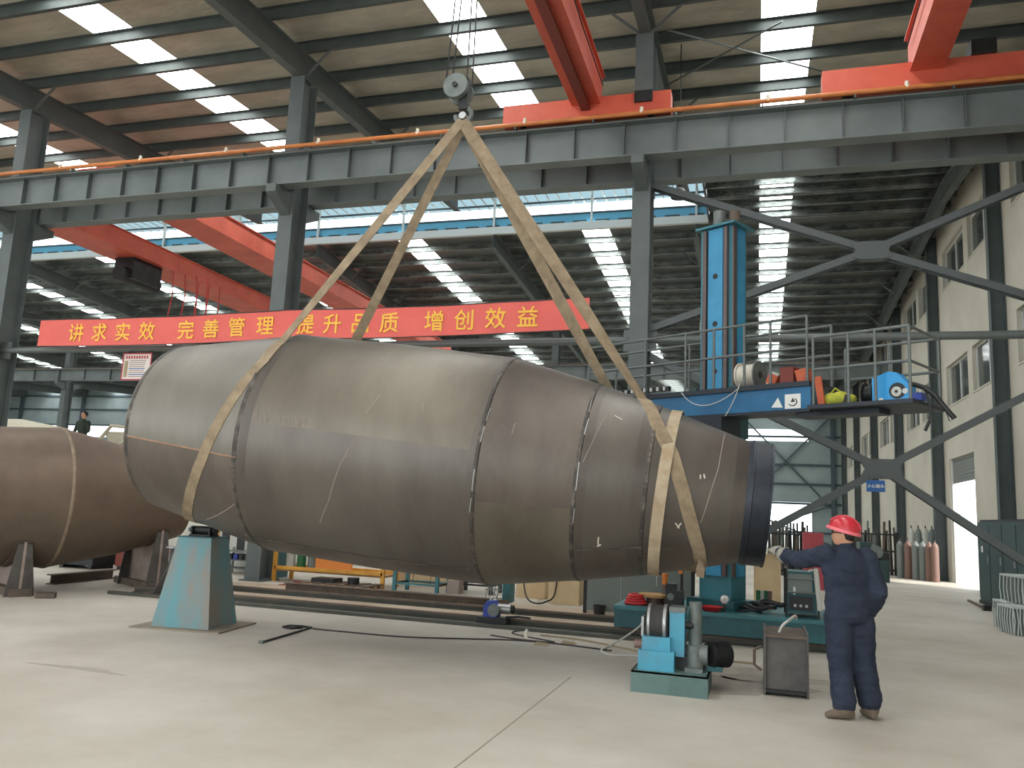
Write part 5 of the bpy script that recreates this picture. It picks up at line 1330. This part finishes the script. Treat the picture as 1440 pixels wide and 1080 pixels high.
# tan concrete blocks
for k, (x0, y0, x1, y1, Y, dp, lab) in enumerate(((725, 800, 768, 848, 16.3, .6, 'tan concrete block under the drum, left of a taller one'), (770, 785, 816, 856, 15.6, .8, 'tall tan concrete block under the narrow half of the drum'))):
    o, hx, hy, hh = stand_box('concrete_block', lab, 'block', x0, y0, x1, y1, Y, dp, 'tan_block', 0, 'tan concrete blocks')
    MB().frustum((0, 0, 0), hx * 2, hy * 2, hx * 1.94, hy * 1.94, hh).build('body', 'tan_block', o)
    MB().tube([(-.08, 0, hh), (-.07, 0, hh + .08), (.07, 0, hh + .08), (.08, 0, hh)], .012).build('lifting_eye', 'dark_metal', o, True)
o, hx, hy, hh = stand_box('steel_screen', 'plain grey steel screen behind the trolley and slings', 'panel', 822, 780, 975, 862, 14.6, .05, 'gear_grey', 0)
for k in range(3): MB().box((-hx + k * hx * .667 + .006, -hy, 0.05), (-hx + (k + 1) * hx * .667 - .006, hy, 1.15)).build('panel_sheet', 'cyl_grey', o)
for sx in (-1, 1): MB().box((sx * hx - .03, -.03, 0), (sx * hx + .03, .03, 1.18)).build('post', 'dark_metal', o)
o, hx, hy, hh = stand_box('gas_bottle', 'short white gas bottle standing right of the tall tan block', 'bottle', 824, 822, 834, 856, 15.0, .12, 'cyl_white', 0)
MB().cyl((0, 0, 0), (0, 0, .34), .07, 16).build('body', 'cyl_white', o, True); MB().cyl((0, 0, .34), (0, 0, .46), .07, 16, .02).build('shoulder', 'black', o, True); MB().cyl((0, 0, .46), (0, 0, .52), .02, 10).build('valve', 'dark_metal', o, True)
o, hx, hy, hh = stand_box('dark_bucket', 'squat dark bucket on the floor left of the trolley', 'bucket', 834, 848, 849, 860, 14.4, .2, 'dark_metal', 0)
MB().lathe([(0, .001), (0, .09), (.16, .11), (.16, .10), (.02, .08), (.02, .001)], (0, 0, 0), (0, 0, 1), 20).build('pail', 'dark_metal', o, True); MB().tube([(-.11, 0, .16), (-.07, 0, .24), (.07, 0, .24), (.11, 0, .16)], .006, 6).build('bail', 'gear_grey', o, True)

# ================================================================== RIGHT BACKGROUND
# tan partition and racks behind the worker
o, hx, hy, hh = stand_box('tan_partition', 'pale tan block wall behind the trolley, left of the worker', 'partition', 1060, 792, 1098, 850, 17.5, .4, 'tan_block', 0)
MB().box((-hx, -hy, 0), (hx, hy, 1.05)).build('body', 'tan_block', o); MB().box((-hx - .02, -hy - .02, 1.05), (hx + .02, hy + .02, 1.1)).build('coping', 'tan_block', o)
def rod_rack(x0, x1, y0, Y, lab, n, zmax, sd):
    a, c = onY(x0, 780, Y), onY(x1, 780, Y); L = (c.x - a.x) / 2
    o = thing('rod_rack', lab, 'rack', ((a.x + c.x) / 2, Y, 0), 0, 'racks of upright rods')
    random.seed(sd)
    for z in (.15, zmax * .45, zmax * .78):
        for sy in (-.3, .3): MB().box((-L, sy - .03, z), (L, sy + .03, z + .06)).build('rack_rail', 'dark_metal', o)
    for sx in (-1, 1):
        for sy in (-.3, .3): MB().box((sx * L - .04, sy - .04, 0), (sx * L + .04, sy + .04, zmax * .85)).build('rack_post', 'dark_metal', o)
    for k in range(n):
        x = -L + 2 * L * (k + .5) / n; h = zmax * random.uniform(.78, 1.08); r = random.uniform(.025, .05)
        MB().cyl((x, random.uniform(-.22, .22), 0), (x + random.uniform(-.05, .05), random.uniform(-.22, .22), h), r, 8).build('rod', random.choice(['dark_metal', 'black', 'rail_rust', 'cyl_grey']), o, True)
    return o
rod_rack(1082, 1138, 740, 30.0, 'rack of dark upright rods in front of the bright far doorway', 26, 1.75, 2)
rod_rack(1200, 1262, 738, 34.5, 'rack of dark upright rods beside the gable wall columns', 20, 1.9, 4)
o, hx, hy, hh = stand_box('pink_cabinet', 'dull pink steel cabinet standing behind the worker', 'cabinet', 1130, 750, 1158, 790, 24.0, .6, 'pink_box', 0)
MB().box((-hx, -hy, 0), (hx, hy, hh)).build('body', 'pink_box', o); MB().box((-hx * .94, -hy - .015, .08), (-.01, -hy, hh - .06)).build('door', 'pink_box', o); MB().box((.01, -hy - .015, .08), (hx * .94, -hy, hh - .06)).build('door', 'pink_box', o)
o, hx, hy, hh = stand_box('green_lathe', 'dark green machine with pale drum beside the rod rack', 'machine', 1210, 760, 1250, 806, 29.5, 1.0, 'cabinet_green', 0)
MB().box((-hx, -hy, 0), (hx, hy, .7)).build('bed', 'cabinet_green', o); MB().box((-hx, -hy, .7), (-hx * .2, hy, 1.25)).build('headstock', 'cabinet_green', o); MB().cyl((hx * .1, -hy - .02, .95), (hx * .1, hy, .95), .22, 18).build('chuck', 'gear_grey', o, True); MB().box((hx * .4, -hy, .7), (hx, hy, .95)).build('tailstock', 'dark_metal', o)
o, hx, hy, hh = stand_box('tan_drum', 'short tan drum standing behind the worker right shoulder', 'drum', 1208, 768, 1226, 800, 26.0, .5, 'cable_tan', 0)
MB().lathe([(0, .001), (0, .27), (.35, .285), (.36, .29), (.37, .285), (.8, .27), (.82, .28), (.84, .27), (.84, .001)], (0, 0, 0), (0, 0, 1), 24).build('shell', 'cable_tan', o, True); MB().cyl((.12, 0, .84), (.12, 0, .86), .04, 10).build('bung', 'dark_metal', o, True)
# gas cylinders by the wall
cyl_pix = [(1267, 'cyl_grey'), (1278, 'cyl_brown'), (1289, 'cyl_grey'), (1299, 'cyl_grey'), (1308, 'cyl_brown'), (1316, 'cyl_brown')]
for k, (x, m) in enumerate(cyl_pix):
    Y = 33.0 - .28 * k; p = onZ(x, 815); X = ray(x, 815).x / ray(x, 815).y * Y
    o = thing('gas_cylinder', '%s gas cylinder in the front row by the gable wall, %s from the left' % ('brown' if m == 'cyl_brown' else 'grey', ORD[k]), 'gas cylinder', (X, Y, 0), 0, 'gas cylinders in front row')
    MB().lathe([(0, .001), (0, .125), (1.15, .125), (1.25, .10), (1.30, .05), (1.34, .035)], (0, 0, 0), (0, 0, 1), 18).build('body', m, o, True)
    MB().cyl((0, 0, 1.34), (0, 0, 1.43), .022, 10).build('valve', 'dark_metal', o, True); MB().cyl((0, -.04, 1.38), (0, .04, 1.38), .014, 8).build('valve_outlet', 'silver', o, True)
for k, x in enumerate((1283, 1293, 1303, 1312)):
    Y = 34.3 - .3 * k; X = ray(x, 800).x / ray(x, 800).y * Y
    o = thing('gas_cylinder', 'tall whitish gas cylinder in the row behind, %s from the left' % ORD[k], 'gas cylinder', (X, Y, 0), 0, 'gas cylinders in back row')
    MB().lathe([(0, .001), (0, .12), (1.62, .12), (1.74, .08), (1.80, .035)], (0, 0, 0), (0, 0, 1), 18).build('body', 'cyl_white' if k % 2 == 0 else 'cyl_grey', o, True)
    MB().cyl((0, 0, 1.80), (0, 0, 1.9), .022, 10).build('valve', 'dark_metal', o, True)
# dark green electrical cabinet against the wall
o = thing('electrical_cabinet', 'tall dark green electrical cabinet beside the open door', 'cabinet', (5.62, 21.05, 0))
MB().box((-.30, -2.0, .08), (.40, 2.35, 1.98)).build('body', 'cabinet_green', o); MB().box((-.32, -2.05, 0), (.40, 2.4, .08)).build('plinth', 'black', o)
for k in range(4):
    MB().box((-.318, -1.96 + k * 1.08, .14), (-.30, -1.96 + k * 1.08 + 1.03, 1.92)).build('door', 'cabinet_green', o)
    MB().box((-.34, -1.86 + k * 1.08, 1.0), (-.318, -1.83 + k * 1.08, 1.18)).build('handle', 'silver', o)
MB().box((-.26, -1.95, 1.98), (.38, 2.3, 2.04)).build('roof_cap', 'black', o)
MB().prism([(-.322, 1.25), (-.319, 1.25), (-.319, 1.40), (-.322, 1.40)], 1.85, 2.0).build('sticker', 'white_plain', o)
o = thing('floor_bracket', 'rusty angle bracket on the floor in front of the green cabinet', 'bracket', tuple(onZ(1375, 852)))
a_, c_ = onZ(1362, 846), onZ(1388, 859); lo = Vector(o.location)
MB().bar(a_ - lo + Vector((0, 0, .03)), c_ - lo + Vector((0, 0, .03)), .06, .05).build('arm', 'rail_rust', o); MB().cbox(c_ - lo + Vector((0, 0, .06)), (.16, .16, .12)).build('foot', 'dark_metal', o)
# white mesh bundles
def bundle(x, y, w, d, h, z, lab, sd):
    o = thing('mesh_bundle', lab, 'bundle', (x, y, z), math.radians(8), 'white mesh bundles')
    MB().box((-w / 2 + .03, -d / 2 + .03, 0), (w / 2 - .03, d / 2 - .03, h - .03)).build('core', 'gear_grey', o)
    random.seed(sd)
    nwire = 13
    for k in range(nwire):
        f = -1 + 2 * k / (nwire - 1); jx = random.uniform(-.02, .02)
        MB().tube([(f * w / 2, -d / 2, 0.01), (f * w / 2 + jx, -d / 2 - .015, h * .5), (f * w / 2, -d / 2, h), (f * w / 2, d / 2, h)], .011, 5).build('wire', 'mesh_white', o, True)
    for k in range(7):
        f = -1 + 2 * k / 6; jx = random.uniform(-.02, .02)
        MB().tube([(-w / 2, f * d / 2, 0.01), (-w / 2 - .015, f * d / 2 + jx, h * .5), (-w / 2, f * d / 2, h)], .011, 5).build('wire', 'mesh_white', o, True)
    MB().box((-w / 2 - .01, -d / 2 - .01, h - .03), (w / 2 + .01, d / 2 + .01, h)).build('wrap_edge', 'mesh_white', o)
    return o
bundle(4.62, 17.45, .70, .60, .50, 0, 'white wire mesh bundle on the floor, farther of the two at the bottom', 1)
bundle(4.50, 16.65, .70, .60, .48, 0, 'white wire mesh bundle on the floor, nearer of the two at the bottom', 2)
bundle(4.72, 17.15, .66, .9, .48, .50, 'white wire mesh bundle stacked on top of the two others', 3)

# roof tie rods in the last bay and a pendant lamp by the third column
for (a_, c_) in (((938, 42), (1185, 108)), ((938, 120), (1100, 30))):
    MB().cyl(onZ(*a_, roof_near(onZ(*a_, 12.1).y) - .32) - Vector(cl1.location), onZ(*c_, roof_near(onZ(*c_, 12.1).y) - .32) - Vector(cl1.location), .022, 8).build('tie_rod', 'rail_grey', cl1, True)
lp = onY(955, 278, 17.6)
o = thing('pendant_lamp', 'grey high-bay lamp hanging beside the column above the mast', 'lamp', tuple(lp))
MB().lathe([(0, .19), (.05, .185), (.20, .11), (.24, .05), (.24, .001)], (0, 0, 0), (0, 0, 1), 22).build('shade', 'gear_grey', o, True)
MB().cyl((0, 0, .24), (0, 0, .46), .07, 14).build('ballast', 'dark_metal', o, True)
MB().cyl((0, 0, .46), (0, 0, roof_near(17.6) - lp.z), .012, 8).build('hanger', 'dark_metal', o, True)
MB().sphere((0, 0, .06), .06, 12, 8).build('bulb', 'white_plain', o, True)
MB().tube([(0, 0, .5), (.25, 0, .55), (.45, 0, .35)], .015, 6).build('lead', 'cable_dark', o, True)

# slightly darker floor patches round the turning roll and under the drum
mat('dark_patch', (172, 165, 153), 0.7, 0, (154, 147, 135), 2.5)
def dark_patch(x, y, rx, ry, sd):
    random.seed(sd); n = 26; pts = []
    for i in range(n):
        a = 2 * PI * i / n; k = 1 + .28 * math.sin(3 * a + sd) + random.uniform(-.14, .14); pts.append((x + rx * k * math.cos(a), y + ry * k * math.sin(a)))
    MB().add([(p[0], p[1], .0012) for p in pts] + [(p[0], p[1], .0002) for p in pts], [tuple(range(n))] + [(i, n + i, n + (i + 1) % n, (i + 1) % n) for i in range(n)]).build('floor_patch', 'dark_patch', fl)
dark_patch(-.35, 9.25, .75, .55, 1); dark_patch(.15, 10.0, .5, .4, 2)
pz_ = onZ(110, 940); dark_patch(pz_.x, pz_.y, .55, .06, 4)

# ------------------------------------------------------------------ second level of parts
def kids(o, *names): return [c for c in o.children if c.name.split('.')[0] in names]
def under(o, parent_name, *names):
    ps = kids(o, parent_name)
    if not ps: return
    for c in kids(o, *names):
        c.parent = ps[0]
under(mp, 'mast', 'mast_panel', 'guide_rail', 'guide_edge', 'cap_plate', 'mast_hole', 'lift_motor', 'gear_case')
under(mp, 'boom', 'boom_top_flange', 'boom_bottom_flange', 'triangle_sticker', 'square_sticker', 'sticker_emblem', 'drag_chain_link', 'loose_wire')
under(mp, 'trolley', 'trolley_deck', 'wheel')
under(mp, 'carriage', 'carriage_plate')
under(tr, 'gear_housing', 'housing_cap', 'housing_foot'); under(tr, 'motor', 'cooling_fin', 'motor_foot'); under(tr, 'reducer', 'reducer_foot', 'reducer_column', 'coupling')
under(st, 'roller_bracket', 'roller', 'roller_nut')
under(bn, 'cloth', 'character'); under(nb, 'board', 'heading_stroke', 'text_line', 'side_column')
for o in list(COL.objects):
    k = o.name.split('.')[0]
    if o.parent is not None: continue
    if k.startswith('window_'): under(o, 'window_frame', 'mullion', 'window_sill')
    elif k == 'runway_beam': under(o, 'web', 'stiffener')
    elif k == 'welding_machine': under(o, 'front_panel', 'switch', 'socket')
    elif k == 'wire_feeder': under(o, 'housing', 'spool_window', 'spool_hub', 'spool_nut', 'knob', 'rating_label')
    elif k == 'gas_cylinder': under(o, 'valve', 'valve_outlet')
    elif k == 'electrical_cabinet':
        for d, h in zip(kids(o, 'door'), kids(o, 'handle')): h.parent = d
    elif k == 'cross_brace': pass
    elif k == 'steel_drum': pass
    elif k in ('bridge_crane', 'double_girder_crane'):
        for g, b1_, t1_ in zip(kids(o, 'girder'), kids(o, 'bottom_flange'), kids(o, 'top_flange')): b1_.parent = g; t1_.parent = g

# dusty floor strip between the rails, scrap bins in the gloom under the brown tank
MB().box((-10.4, 12.42, .0003), (1.3, 13.52, .0015)).build('floor_strip', 'floor_dust', fl)
MB().box((-10.4, 13.72, .0003), (-2.2, 15.2, .0015)).build('floor_strip', 'floor_dust', fl)
for (x0, x1, Y, h, m, lab) in ((78, 128, 15.2, .62, 'dark_metal', 'dark open scrap bin on the floor behind the brown tank'), (160, 204, 15.6, .55, 'maroon', 'dark red open scrap bin behind the brown tank, beside the teal stand')):
    a_, c_ = onY(x0, 810, Y), onY(x1, 810, Y); L = (c_.x - a_.x) / 2
    o = thing('scrap_bin', lab, 'bin', ((a_.x + c_.x) / 2, Y + .35, 0), 0, 'scrap bins')
    MB().box((-L, -.35, .08), (L, .35, .10)).build('bin_floor', m, o)
    for sy in (-1, 1): MB().box((-L, sy * .35 - .012, .10), (L, sy * .35 + .012, h)).build('side_wall', m, o)
    for sx in (-1, 1):
        MB().box((sx * L - .012, -.35, .10), (sx * L + .012, .35, h)).build('end_wall', m, o)
        MB().box((sx * L * .8 - .05, -.33, 0), (sx * L * .8 + .05, .33, .08)).build('skid', 'dark_metal', o)
    for k in range(4): MB().bar((-L * .7 + k * L * .45, -.2, .3), (-L * .5 + k * L * .4, .2, h + .12), .06, .04).build('scrap_piece', 'rail_rust', o)
